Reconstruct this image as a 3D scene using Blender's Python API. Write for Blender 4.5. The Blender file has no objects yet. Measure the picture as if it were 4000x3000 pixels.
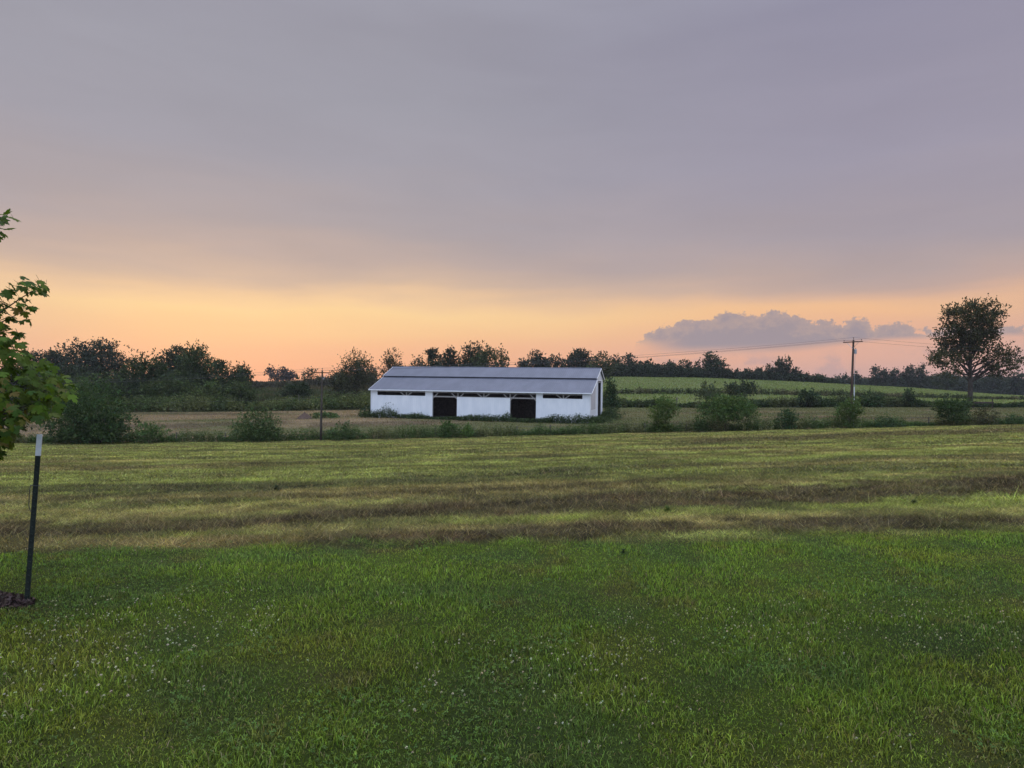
import bpy, math, random, zlib
import numpy as np
R = math.radians
rng = np.random.default_rng(11)
random.seed(5)
scene = bpy.context.scene
COL = scene.collection
F = 24 / 36 * 4000          # focal length in photo pixels
EYE = 1.6

# ------------------------------------------------------------------ camera
cam = bpy.data.cameras.new("camera")
cam.lens = 24; cam.sensor_width = 36; cam.sensor_fit = 'HORIZONTAL'
cam.clip_start = 0.05; cam.clip_end = 12000
camo = bpy.data.objects.new("camera", cam); COL.objects.link(camo)
camo.location = (0, 0, EYE); camo.rotation_euler = (R(90), 0, 0)
scene.camera = camo
scene.view_settings.view_transform = 'Standard'
scene.view_settings.look = 'None'
scene.view_settings.exposure = 0.0
scene.view_settings.gamma = 1.0
scene.cycles.max_bounces = 6
scene.cycles.transparent_max_bounces = 4
scene.cycles.volume_bounces = 0
scene.cycles.use_denoising = True

SUN_AZ, SUN_EL = -24.0, 4.0       # behind the cloud deck over the trees

# ------------------------------------------------------------------ node helpers
def lin(c):
    c = [v / 255 for v in c]
    return [v / 12.92 if v <= .04045 else ((v + .055) / 1.055) ** 2.4 for v in c]

class NT:
    def __init__(s, tree): s.t = tree; tree.nodes.clear()
    def n(s, kind, **kw):
        nd = s.t.nodes.new(kind)
        for k, v in kw.items(): setattr(nd, k, v)
        return nd
    def l(s, a, b): s.t.links.new(a, b)
    def put(s, sock, v):
        if isinstance(v, bpy.types.NodeSocket): s.l(v, sock)
        else: sock.default_value = v
    def m(s, op, a, b=0.0, c=0.0, clamp=False):
        nd = s.n('ShaderNodeMath', operation=op, use_clamp=clamp)
        s.put(nd.inputs[0], a); s.put(nd.inputs[1], b); s.put(nd.inputs[2], c)
        return nd.outputs[0]
    def step(s, x, a, b):
        nd = s.n('ShaderNodeMapRange', interpolation_type='SMOOTHSTEP')
        s.put(nd.inputs['Value'], x); s.put(nd.inputs['From Min'], a); s.put(nd.inputs['From Max'], b)
        return nd.outputs[0]
    def ramp(s, fac, stops, interp='LINEAR'):
        nd = s.n('ShaderNodeValToRGB'); cr = nd.color_ramp; cr.interpolation = interp
        while len(cr.elements) > 1: cr.elements.remove(cr.elements[-1])
        for i, (p, c) in enumerate(stops):
            e = cr.elements[0] if i == 0 else cr.elements.new(p)
            e.position = p
            e.color = (*c, 1) if not isinstance(c, float) else (c, c, c, 1)
        s.put(nd.inputs[0], fac)
        return nd.outputs[0]
    def mix(s, f, a, b, blend='MIX'):
        nd = s.n('ShaderNodeMix', data_type='RGBA', blend_type=blend)
        s.put(nd.inputs[0], f)
        s.put(nd.inputs[6], a if isinstance(a, bpy.types.NodeSocket) else (*a, 1))
        s.put(nd.inputs[7], b if isinstance(b, bpy.types.NodeSocket) else (*b, 1))
        return nd.outputs[2]
    def noise(s, vec, scale, detail=4, rough=.55, dist=0.0):
        nd = s.n('ShaderNodeTexNoise'); s.l(vec, nd.inputs['Vector'])
        nd.inputs['Scale'].default_value = scale; nd.inputs['Detail'].default_value = detail
        nd.inputs['Roughness'].default_value = rough; nd.inputs['Distortion'].default_value = dist
        return nd.outputs[0]

# ------------------------------------------------------------------ sky
def build_world():
    w = bpy.data.worlds.new("World"); scene.world = w; w.use_nodes = True
    t = NT(w.node_tree)
    tc = t.n('ShaderNodeTexCoord').outputs['Generated']
    sp = t.n('ShaderNodeSeparateXYZ'); t.l(tc, sp.inputs[0])
    X, Y, Z = sp.outputs
    el = t.m('MULTIPLY', t.m('ARCSINE', Z), 180 / math.pi)
    az = t.m('MULTIPLY', t.m('ARCTAN2', X, Y), 180 / math.pi)
    cb = t.n('ShaderNodeCombineXYZ')
    t.l(t.m('MULTIPLY', az, .045), cb.inputs[0]); t.l(t.m('MULTIPLY', el, .30), cb.inputs[1])
    streak = t.noise(cb.outputs[0], 1.0, 5, .5, .3)
    cb2 = t.n('ShaderNodeCombineXYZ')
    t.l(t.m('MULTIPLY', az, .02), cb2.inputs[0]); t.l(t.m('MULTIPLY', el, .06), cb2.inputs[1])
    broad = t.noise(cb2.outputs[0], 1.0, 3, .5, .2)
    slant = t.m('MULTIPLY', t.m('ADD', t.m('MINIMUM', t.m('MAXIMUM', az, -40.0), -9.0), 9.0), .055)
    amp = t.m('MULTIPLY', t.step(el, .5, 9.0), 4.4)
    elw = t.m('ADD', el, t.m('MULTIPLY', t.m('SUBTRACT', streak, .5), amp))
    elw = t.m('ADD', elw, t.m('MULTIPLY', t.m('SUBTRACT', broad, .5), t.m('MULTIPLY', amp, 1.8)))
    fac = t.m('DIVIDE', elw, 90.0, clamp=True)
    elw = t.m('ADD', elw, t.m('MULTIPLY', slant, t.step(el, 2.0, 6.0)))
    fac = t.m('DIVIDE', elw, 90.0, clamp=True)
    mid = [(45, (178, 182, 198)), (70, (205, 212, 228)), (90, (205, 212, 228))]
    left = [(0, (234, 167, 140)), (1.9, (246, 182, 142)), (2.9, (249, 189, 145)), (3.9, (252, 202, 150)),
            (5.2, (254, 214, 157)), (6.1, (246, 206, 160)), (6.9, (230, 195, 162)), (7.8, (212, 184, 164)), (9.4, (194, 173, 165)),
            (12, (178, 166, 168)), (17, (166, 162, 172)), (22, (162, 160, 171)), (27, (158, 156, 168))] + mid
    right = [(0, (198, 162, 160)), (.95, (212, 170, 160)), (1.9, (226, 175, 155)), (3.0, (231, 178, 154)),
             (4.0, (238, 184, 150)), (4.8, (245, 192, 147)), (5.5, (241, 191, 150)), (6.1, (222, 181, 156)),
             (6.9, (198, 170, 160)), (8.4, (184, 165, 163)), (11.2, (171, 160, 168)), (16.6, (161, 155, 171)),
             (26.5, (148, 145, 165))] + mid
    a = t.ramp(fac, [(e / 90, lin(c)) for e, c in left])
    b = t.ramp(fac, [(e / 90, lin(c)) for e, c in right])
    sky = t.mix(t.step(az, -12.0, 32.0), a, b)
    sky = t.mix(t.m('MULTIPLY', t.step(az, -26.0, -42.0), t.m('MULTIPLY', t.step(el, 9.0, 4.0), .45)), sky, lin((214, 178, 160)))
    sky = t.mix(t.m('MULTIPLY', t.step(az, 27.0, 42.0), t.m('MULTIPLY', t.step(el, 9.0, 5.0), .45)), sky, lin((206, 172, 160)))
    cb4 = t.n('ShaderNodeCombineXYZ')
    t.l(t.m('ADD', t.m('MULTIPLY', az, .05), t.m('MULTIPLY', el, .05)), cb4.inputs[0]); t.l(t.m('MULTIPLY', el, .22), cb4.inputs[1])
    deck = t.m('ADD', .93, t.m('MULTIPLY', t.noise(cb4.outputs[0], 1.3, 6, .55, .6), .14))
    dk = t.n('ShaderNodeCombineColor')
    for i in range(3): t.l(deck, dk.inputs[i])
    sky = t.mix(t.step(el, 3.0, 9.0), sky, t.mix(1.0, sky, dk.outputs[0], 'MULTIPLY'))
    # cumulus bank low on the horizon
    cb3 = t.n('ShaderNodeCombineXYZ')
    t.l(az, cb3.inputs[0]); t.l(t.m('MULTIPLY', el, 1.25), cb3.inputs[1])
    bill = t.noise(cb3.outputs[0], .95, 9, .64)
    prof = [(2455, 1420), (2490, 1340), (2520, 1303), (2560, 1283), (2620, 1262), (2680, 1248), (2760, 1242), (2840, 1216),
            (2900, 1232), (2960, 1225), (3020, 1209), (3080, 1218), (3130, 1238), (3170, 1262), (3230, 1250), (3290, 1262),
            (3345, 1234), (3385, 1245), (3410, 1270), (3490, 1258), (3550, 1262), (3580, 1285), (3680, 1293), (3800, 1288),
            (3960, 1268), (4050, 1285)]
    def azd(px): return math.degrees(math.atan((px - 2000) / F))
    def eld(px, row): return math.degrees(math.atan((1500 - row) / F * math.cos(R(azd(px)))))
    stops = [(0.0, 0.0)] + [((azd(p)) / 60, max(0.0, eld(p, r)) / 10) for p, r in prof] + [(.72, .42), (.8, 0.0)]
    top = t.m('MULTIPLY', t.ramp(t.m('DIVIDE', az, 60.0, clamp=True), stops), 10.0)
    d = t.m('SUBTRACT', t.m('ADD', top, t.m('MULTIPLY', t.m('SUBTRACT', bill, .5), 2.1)), el)
    fine = t.noise(cb3.outputs[0], 2.6, 7, .62)
    d = t.m('ADD', d, t.m('MULTIPLY', t.m('SUBTRACT', fine, .5), 1.1))
    body = t.step(d, -.05, .20)
    lower = t.step(el, t.m('ADD', 2.1, t.m('MULTIPLY', t.step(az, 20.0, 30.0), 1.0)), t.m('ADD', 3.3, t.m('MULTIPLY', t.step(az, 20.0, 30.0), .3)))
    cm = t.m('MULTIPLY', t.m('MULTIPLY', body, lower), t.m('SUBTRACT', .97, t.m('MULTIPLY', t.step(az, 15.0, 9.5), t.m('MULTIPLY', t.step(el, 4.0, 3.0), .95))))
    ccol = t.mix(t.step(t.m('ADD', d, t.m('MULTIPLY', t.m('SUBTRACT', bill, .5), 3.0)), -.2, 1.7), lin((182, 160, 156)), lin((160, 148, 156)))
    sky = t.mix(cm, sky, ccol)
    # fainter low puffs beneath it
    puff = t.noise(cb3.outputs[0], .33, 6, .55)
    pm = t.m('MULTIPLY', t.step(puff, .48, .62), t.m('MULTIPLY', t.step(az, 3.0, 16.0), t.m('SUBTRACT', 1.0, t.step(el, 1.6, 3.0))))
    sky = t.mix(t.m('MULTIPLY', pm, .6), sky, lin((190, 160, 160)))
    # the side of the sky away from the sunset is paler and bluer
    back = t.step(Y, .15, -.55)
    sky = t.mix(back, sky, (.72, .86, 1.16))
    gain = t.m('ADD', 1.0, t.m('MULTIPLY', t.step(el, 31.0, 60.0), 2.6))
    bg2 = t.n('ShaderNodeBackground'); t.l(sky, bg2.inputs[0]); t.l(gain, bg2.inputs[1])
    ns = t.n('ShaderNodeTexSky', sky_type='NISHITA'); ns.sun_disc = False
    ns.sun_elevation = R(SUN_EL); ns.sun_rotation = R(SUN_AZ)
    bg1 = t.n('ShaderNodeBackground'); t.l(ns.outputs[0], bg1.inputs[0]); bg1.inputs[1].default_value = .06
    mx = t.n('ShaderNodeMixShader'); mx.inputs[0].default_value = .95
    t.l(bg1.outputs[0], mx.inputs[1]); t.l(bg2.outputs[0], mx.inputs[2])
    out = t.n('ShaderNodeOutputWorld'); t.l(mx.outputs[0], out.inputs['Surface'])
build_world()

sun = bpy.data.lights.new("sun", 'SUN'); sun.energy = 0.5; sun.angle = R(14); sun.color = (1, .72, .45)
so = bpy.data.objects.new("sun", sun); COL.objects.link(so)
so.rotation_euler = (R(90 - SUN_EL), 0, R(-SUN_AZ + 180))
so.location = (-150, 330, 60)

# ------------------------------------------------------------------ noise in numpy
def vnoise(x, y, seed=0):
    x = np.asarray(x, float); y = np.asarray(y, float)
    xi = np.floor(x).astype(np.int64); yi = np.floor(y).astype(np.int64)
    fx = x - xi; fy = y - yi
    fx = fx * fx * (3 - 2 * fx); fy = fy * fy * (3 - 2 * fy)
    def h(a, b):
        n = (a * 374761393 + b * 668265263 + seed * 974634777) & 0xffffffff
        n = ((n ^ (n >> 13)) * 1274126177) & 0xffffffff
        return ((n ^ (n >> 16)) & 0xffff) / 65535.0
    return (h(xi, yi) * (1 - fx) * (1 - fy) + h(xi + 1, yi) * fx * (1 - fy)
            + h(xi, yi + 1) * (1 - fx) * fy + h(xi + 1, yi + 1) * fx * fy)
def fbm(x, y, seed=0, oct=4):
    s = 0; a = .5; t = 0
    for i in range(oct):
        s = s + a * vnoise(x * 2 ** i + 17.3 * i, y * 2 ** i + 9.1 * i, seed + i); t += a; a *= .55
    return s / t
def sstep(x, a, b):
    t = np.clip((x - a) / (b - a), 0, 1); return t * t * (3 - 2 * t)

# ------------------------------------------------------------------ terrain
PXC = np.array([0, 500, 1000, 1450, 2000, 2400, 2800, 3200, 3600, 4000.])
UC = (PXC - 2000) / F
def zr(d, rows): return EYE - (np.array(rows, float) - 1500) / F * d
z280 = zr(280, [1535, 1520, 1500, 1492, 1478, 1472, 1477, 1496, 1519, 1552])
NODES = [(0, np.zeros(10)), (7.0, np.zeros(10)),
         (75, zr(75, [1739, 1736, 1730, 1722, 1709, 1697, 1688, 1678, 1668, 1660])),
         (97, zr(97, [1658, 1652, 1645, 1634, 1641, 1644, 1636, 1632, 1632, 1632])),
         (130, zr(130, [1614, 1612, 1606, 1598, 1597, 1594, 1594, 1594, 1594, 1594])),
         (180, zr(180, [1580, 1572, 1560, 1552, 1545, 1541, 1541, 1546, 1557, 1566])),
         (280, z280),
         (340, z280 + np.array([.6, .6, .4, 0, -.6, -1.6, -1.8, -1.6, -1.2, -.8])),
         (460, z280 + np.array([0, 0, -.5, -1, -4, -6, -6, -5, -4, -2])),
         (900, np.full(10, -8.)), (9000, np.full(10, -14.))]
ND = np.array([n[0] for n in NODES], float); NZ = np.array([n[1] for n in NODES])
DG = np.concatenate([np.arange(0, 500, 1.0), np.geomspace(500, 9000, 120)])
UG = np.linspace(UC[0] - .5, UC[-1] + .5, 161)
_T = np.array([np.interp(DG, ND, NZ[:, k]) for k in range(10)])           # 10 x D
_T = np.array([np.interp(UG, UC, _T[:, j]) for j in range(len(DG))])      # D x U
def _smooth(a, axis, w):
    k = np.hanning(w + 2)[1:-1]; k /= k.sum()
    return np.apply_along_axis(lambda v: np.convolve(np.pad(v, w // 2, mode='edge'), k, 'valid'), axis, a)
_T = _smooth(_T, 1, 15)
_T[:500] = np.where(DG[:500, None] > 12, _smooth(_T, 0, 9)[:500], _T[:500])
def zg(x, y):
    x = np.asarray(x, float); y = np.asarray(y, float)
    yy = np.clip(y, .5, 8999)
    u = np.clip(x / yy, UG[0], UG[-1])
    j = np.interp(yy, DG, np.arange(len(DG))); i = (u - UG[0]) / (UG[1] - UG[0])
    j0 = np.clip(np.floor(j).astype(int), 0, len(DG) - 2); i0 = np.clip(np.floor(i).astype(int), 0, len(UG) - 2)
    fj = j - j0; fi = i - i0
    z = (_T[j0, i0] * (1 - fj) * (1 - fi) + _T[j0 + 1, i0] * fj * (1 - fi)
         + _T[j0, i0 + 1] * (1 - fj) * fi + _T[j0 + 1, i0 + 1] * fj * fi)
    bump = (fbm(x * .35, y * .35, 5, 3) - .5) * .10 * sstep(y, 6, 14) + (fbm(x * .03, y * .03, 8, 2) - .5) * .5 * sstep(y, 90, 160)
    return z + bump
def gz(x, y): return float(zg(np.array([x]), np.array([y]))[0])
_YS = np.concatenate([np.arange(2, 140, .05), np.arange(140, 600, .5)])
def G(px, row):
    """point of the ground seen at a place in the photograph (near field only)"""
    u = (px - 2000) / F; v = (row - 1500) / F
    h = zg(u * _YS, _YS) - (EYE - v * _YS)
    k = int(np.argmax(h > 0)) if (h > 0).any() else len(_YS) - 1
    y = _YS[k]; return np.array([u * y, y])
def XY(px, d): return ((px - 2000) / F * d, d)

# windrows of dry cut grass lying across the hay field: (polyline, half width in metres, strength, kind)
def poly(pts): return np.array([G(*p) for p in pts])
WIND = []
def wind(pts, hw_px, k, dark):
    P = poly(pts)
    H = []
    for (px, row) in pts:
        a = G(px, row - hw_px); b = G(px, row + hw_px); H.append(abs(a[1] - b[1]) / 2)
    WIND.append((P, np.array(H), k, dark))
wind([(-900, 2090), (0, 2067), (630, 2055), (1010, 2036), (1300, 2002), (1806, 1985), (2250, 1966), (2600, 1944), (3106, 1935), (3486, 1903), (4000, 1887), (4800, 1860)], 34, 1.0, 1)
wind([(1000, 2115), (1300, 2112), (1806, 2099), (2250, 2074), (2600, 2061), (3233, 2049), (4000, 2042), (4900, 2030)], 30, .95, 1)
wind([(-800, 2135), (0, 2128), (500, 2128), (1000, 2118), (1400, 2120)], 22, .8, 0)
wind([(-800, 1935), (0, 1922), (380, 1909), (633, 1906), (1076, 1900), (1490, 1878), (1806, 1871), (2186, 1846), (2500, 1835)], 20, .7, 2)
wind([(0, 1990), (253, 1979), (633, 1960), (1490, 1928), (1996, 1916), (2440, 1897), (2600, 1878), (2980, 1868), (3300, 1862)], 15, .55, 1)
wind([(-300, 1846), (158, 1840), (500, 1828), (823, 1818), (1076, 1814), (1400, 1806)], 8, .45, 1)
wind([(500, 1870), (700, 1862), (950, 1856), (1150, 1850)], 9, .5, 1)
wind([(2600, 1728), (2790, 1720), (3170, 1710), (3550, 1694), (4000, 1681), (4600, 1665)], 8, .8, 1)
wind([(1500, 1748), (1750, 1738), (2050, 1733)], 6, .35, 1)
wind([(2450, 1800), (2900, 1770), (3400, 1752)], 7, .35, 1)
wind([(3300, 1830), (3650, 1825), (4200, 1815)], 8, .35, 2)
wind([(1500, 2032), (1806, 2040), (2250, 2028), (2700, 1998), (3000, 1985)], 16, .6, 3)
wind([(2600, 1908), (2750, 1902), (3000, 1897)], 8, .9, 3)
wind([(3050, 1985), (3300, 1965), (3700, 1962), (4100, 1945), (4600, 1935)], 20, .65, 3)
wind([(700, 1880), (1000, 1875), (1450, 1862)], 8, .5, 3)
wind([(200, 2104), (560, 2100), (950, 2088), (1300, 2075)], 12, .6, 3)
LAWN = poly([(-1500, 2166), (0, 2150), (700, 2141), (1400, 2135), (2000, 2126), (2600, 2110), (3300, 2092), (4000, 2078), (5400, 2062)])
def lawn_edge(x): return np.interp(x, LAWN[:, 0], LAWN[:, 1])
FENCE = np.array([XY(px, 75.5) for px in (-1200, 0, 1000, 2000, 3000, 4000, 5200)])

def C3(r, g, b): return np.array([r, g, b], float)
GREEN_LAWN = C3(.120, .176, .024); YEL_LAWN = C3(.170, .192, .028); BLU_LAWN = C3(.080, .130, .032)
GREEN_FLD = C3(.222, .240, .060); TAN_FLD = C3(.27, .205, .080); OLD_FLD = C3(.105, .108, .040); BRIGHT_FLD = C3(.235, .27, .055)
DARK_ROW = C3(.062, .050, .026); DUSK_ROW = C3(.055, .058, .026); RED_ROW = C3(.115, .072, .038)
def lerp(a, b, t): return a * (1 - t[:, None]) + b * t[:, None]
def rowmask(x, y):
    best = np.zeros(len(x)); kind = np.zeros(len(x), int)
    for P, H, k, dk in WIND:
        yc = np.interp(x, P[:, 0], P[:, 1]); hw = np.interp(x, P[:, 0], H)
        ins = sstep(x, P[0, 0] - .3, P[0, 0] + 1.8) * (1 - sstep(x, P[-1, 0] - 1.8, P[-1, 0] + .3))
        wob = (fbm(x * .3, y * .5, 31, 4) - .5) * hw * .8 + (fbm(x * 2.6, y * 2.6, 32, 3) - .5) * hw * 1.5
        m = (1 - sstep(np.abs(y - yc + wob), hw * .50, hw * 1.12)) * k * ins
        m = m * (.48 + .9 * sstep(fbm(x * .45, (y - yc) * 2.6, 35, 4), .26, .66))
        kind = np.where(m > best, dk, kind); best = np.maximum(best, m)
    return np.clip(best, 0, 1), kind
def colour(x, y):
    """colour of the plants at a spot of the ground"""
    n1 = fbm(x * .55, y * .75, 1, 4); n2 = fbm(x * 1.6, y * 1.9, 2, 4); n3 = fbm(x * .18, y * .22, 3, 3)
    lawn = lerp(np.tile(GREEN_LAWN, (len(x), 1)), YEL_LAWN, sstep(n1 * .6 + n2 * .4, .50, .72) * .9)
    lawn = lerp(lawn, BLU_LAWN, sstep(fbm(x * 1.3 + 40, y * 1.9, 4, 4), .48, .66) * .6)
    lawn = lerp(lawn, C3(.14, .12, .035), sstep(fbm(x * 2.4, y * 2.4, 6, 3), .66, .80) * .6)
    lawn = lawn * (.80 + .26 * fbm(x * .9 + 7, y * 1.7, 9, 3) + .30 * (fbm(x * 6, y * 6, 10, 3) - .5))[:, None] * (.90 + .34 * sstep(y, 4.2, 6.6))[:, None]  # lawn colour gets lighter away from the camera
    st = .6 * fbm(x * .07 + y * .02, y * .45 - x * .1, 12, 4) + .4 * fbm(x * .4, y * .9 - x * .2, 13, 4)
    st = st + .10 * (1 - sstep(y, 9, 14)) * (1 - sstep(x, -3, 4))
    fld = lerp(np.tile(GREEN_FLD, (len(x), 1)), TAN_FLD, sstep(st, .47, .66) * .8)
    fld = lerp(fld, OLD_FLD, sstep(fbm(x * .12, y * .55 - x * .12, 15, 4), .52, .70) * .7)
    rm, kd = rowmask(x, y)
    dark = np.where((kd == 1)[:, None], DARK_ROW, np.where((kd == 2)[:, None], DUSK_ROW, np.where((kd == 3)[:, None], BRIGHT_FLD, TAN_FLD * .85)))
    dark = lerp(dark, RED_ROW, sstep(fbm(x * 1.1, y * 1.7, 18, 3), .5, .72) * (kd == 1) * .5)
    def con(a): return sstep(a, .28, .72)
    near = 1 - sstep(y, 14, 26)
    mott = con(fbm(x * 3.6, y * 2.6, 27, 3)) * near + con(fbm(x * .8, y * .8, 26, 3)) * (1 - near)
    fld = fld * ((.68 + .64 * mott) * (.85 + .30 * con(fbm(x * .9, y * 1.0, 37, 3))) * (.88 + .24 * con(fbm(x * .16, y * .5 - x * .1, 28, 3))))[:, None]
    fld = lerp(fld, C3(.060, .055, .024), con(fbm(x * 1.4, y * 1.6, 39, 4)) ** 2.2 * .55 * (.35 + .65 * sstep(fbm(x * .2, y * .4, 40, 3), .40, .60)))
    fld = lerp(fld, C3(.075, .07, .028), sstep(fbm(x * .22, y * .55 - x * .08, 30, 5), .56, .70) * .6)
    fld = lerp(fld, dark * (.45 + 1.1 * con(fbm(x * 2.6, y * 2.4, 29, 3)))[:, None], rm)
    isf = sstep(y - lawn_edge(x) + (fbm(x * 2, y * 2, 20, 3) - .5) * .9, -.12, .12)
    c = lerp(lawn, fld, isf)
    # beyond the fence: pale stubble, weedy meadow to one side, crops on the rise to the other
    stub = lerp(np.tile(C3(.285, .208, .122), (len(x), 1)), C3(.150, .148, .062), sstep(fbm(x * .05, y * .13, 22, 4) + .24 * sstep(x, -26, -8) - .06, .44, .64))
    stub = lerp(stub, C3(.11, .082, .05), sstep(fbm(x * .09, y * .3, 24, 4), .52, .68) * .65)
    u = x / np.maximum(y, 1)
    crop = lerp(np.tile(C3(.160, .198, .066), (len(x), 1)), C3(.195, .22, .08), fbm(x * .05, y * .05, 25, 3))
    mead = lerp(np.tile(C3(.06, .062, .03), (len(x), 1)), C3(.075, .082, .034), fbm(x * .1, y * .1, 26, 3))
    far = lerp(mead, crop, sstep(u, -.08, .08))
    far = lerp(stub, far, sstep(y, 127 + u * 4, 131 + u * 4))
    return lerp(c, far, sstep(y, 75.8, 77.0))

# ------------------------------------------------------------------ mesh helpers
def raw_mesh(name, V, loops, totals, tint=None, smooth=False):
    me = bpy.data.meshes.new(name)
    V = np.ascontiguousarray(V, dtype=np.float32); loops = np.ascontiguousarray(loops, dtype=np.int32).ravel()
    totals = np.asarray(totals, dtype=np.int32)
    me.vertices.add(len(V)); me.vertices.foreach_set('co', V.ravel())
    me.loops.add(len(loops)); me.loops.foreach_set('vertex_index', loops)
    st = np.concatenate([[0], np.cumsum(totals)[:-1]]).astype(np.int32)
    me.polygons.add(len(totals)); me.polygons.foreach_set('loop_start', st); me.polygons.foreach_set('loop_total', totals)
    if smooth: me.polygons.foreach_set('use_smooth', np.ones(len(totals), bool))
    if tint is not None:
        at = me.attributes.new('tint', 'FLOAT_COLOR', 'POINT')
        rgba = np.ones((len(V), 4), np.float32); rgba[:, :3] = tint
        at.data.foreach_set('color', rgba.ravel())
    me.update(calc_edges=True)
    return me
def link(name, me, mat, parent=None, loc=(0, 0, 0)):
    o = bpy.data.objects.new(name, me); COL.objects.link(o)
    if mat: me.materials.append(mat)
    o.location = loc
    if parent: o.parent = parent
    return o
def tag(o, label=None, cat=None, group=None, kind=None):
    if label: o['label'] = label
    if cat: o['category'] = cat
    if group: o['group'] = group
    if kind: o['kind'] = kind
    return o
def thing(name, label, cat, loc=(0, 0, 0), rz=0, group=None):
    o = bpy.data.objects.new(name, None); COL.objects.link(o)
    o.empty_display_size = .3
    o.location = loc; o.rotation_euler = (0, 0, rz)
    return tag(o, label, cat, group)

class MB:
    """collects solid shapes into one mesh"""
    def __init__(s): s.v = []; s.f = []
    def add(s, v, f):
        k = len(s.v); s.v += [tuple(p) for p in v]; s.f += [tuple(i + k for i in q) for q in f]
    def box(s, a, b):
        (x0, y0, z0), (x1, y1, z1) = a, b
        s.add([(x0, y0, z0), (x1, y0, z0), (x1, y1, z0), (x0, y1, z0), (x0, y0, z1), (x1, y0, z1), (x1, y1, z1), (x0, y1, z1)],
              [(0, 3, 2, 1), (4, 5, 6, 7), (0, 1, 5, 4), (1, 2, 6, 5), (2, 3, 7, 6), (3, 0, 4, 7)])
    def bar(s, a, b, w, h):
        a = np.array(a, float); b = np.array(b, float); d = b - a; d /= np.linalg.norm(d)
        ref = np.array([0, 1, 0.]) if abs(d[1]) < .9 else np.array([1., 0, 0])
        p = np.cross(d, ref); p /= np.linalg.norm(p); q = np.cross(d, p)
        c = [p * sx * w / 2 + q * sy * h / 2 for sx, sy in ((-1, -1), (1, -1), (1, 1), (-1, 1))]
        s.add([a + k for k in c] + [b + k for k in c],
              [(0, 1, 2, 3), (7, 6, 5, 4), (0, 4, 5, 1), (1, 5, 6, 2), (2, 6, 7, 3), (3, 7, 4, 0)])
    def tube(s, pts, rad, n=6, cap=True):
        pts = np.array(pts, float); rad = np.broadcast_to(rad, (len(pts),))
        k = len(s.v); prev = None
        for i, p in enumerate(pts):
            d = pts[min(i + 1, len(pts) - 1)] - pts[max(i - 1, 0)]; d = d / (np.linalg.norm(d) + 1e-9)
            ref = np.array([0, 0, 1.]) if abs(d[2]) < .8 else np.array([1., 0, 0])
            a = np.cross(d, ref); a /= np.linalg.norm(a); b = np.cross(d, a)
            for j in range(n):
                th = 2 * math.pi * j / n
                s.v.append(tuple(p + rad[i] * (a * math.cos(th) + b * math.sin(th))))
        for i in range(len(pts) - 1):
            for j in range(n):
                s.f.append((k + i * n + j, k + i * n + (j + 1) % n, k + (i + 1) * n + (j + 1) % n, k + (i + 1) * n + j))
        if cap:
            s.f.append(tuple(k + j for j in reversed(range(n)))); e = k + (len(pts) - 1) * n
            s.f.append(tuple(e + j for j in range(n)))
    def build(s, name, mat, parent=None, loc=(0, 0, 0), smooth=False):
        me = bpy.data.meshes.new(name); me.from_pydata(s.v, [], s.f); me.update()
        if smooth: me.polygons.foreach_set('use_smooth', np.ones(len(me.polygons), bool))
        return link(name, me, mat, parent, loc)

# ------------------------------------------------------------------ materials
def foliage_mat(name, trans=.3, rough=.55, spec=.25, warm=(1.15, 1.2, .55)):
    m = bpy.data.materials.new(name); m.use_nodes = True; t = NT(m.node_tree)
    a = t.n('ShaderNodeAttribute', attribute_name='tint').outputs['Color']
    p = t.n('ShaderNodeBsdfPrincipled'); t.l(a, p.inputs['Base Color'])
    p.inputs['Roughness'].default_value = rough; p.inputs['Specular IOR Level'].default_value = spec
    tr = t.n('ShaderNodeBsdfTranslucent'); t.l(t.mix(1.0, a, warm, 'MULTIPLY'), tr.inputs[0])
    mx = t.n('ShaderNodeMixShader'); mx.inputs[0].default_value = trans
    t.l(p.outputs[0], mx.inputs[1]); t.l(tr.outputs[0], mx.inputs[2])
    o = t.n('ShaderNodeOutputMaterial'); t.l(mx.outputs[0], o.inputs[0]); return m
def plain_mat(name, c1, c2, scale=6., rough=.7, bump=.0, metal=0., spec=.3, stretch=(1, 1, 1)):
    m = bpy.data.materials.new(name); m.use_nodes = True; t = NT(m.node_tree)
    tc = t.n('ShaderNodeTexCoord').outputs['Object']
    mp = t.n('ShaderNodeMapping'); mp.inputs['Scale'].default_value = stretch; t.l(tc, mp.inputs[0])
    n = t.noise(mp.outputs[0], scale, 6, .6)
    c = t.mix(t.step(n, .35, .68), c1, c2)
    p = t.n('ShaderNodeBsdfPrincipled'); t.l(c, p.inputs['Base Color'])
    p.inputs['Roughness'].default_value = rough; p.inputs['Metallic'].default_value = metal
    p.inputs['Specular IOR Level'].default_value = spec
    if bump:
        b = t.n('ShaderNodeBump'); b.inputs['Strength'].default_value = bump; b.inputs['Distance'].default_value = .02
        t.l(n, b.inputs['Height']); t.l(b.outputs[0], p.inputs['Normal'])
    o = t.n('ShaderNodeOutputMaterial'); t.l(p.outputs[0], o.inputs[0]); return m
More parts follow.
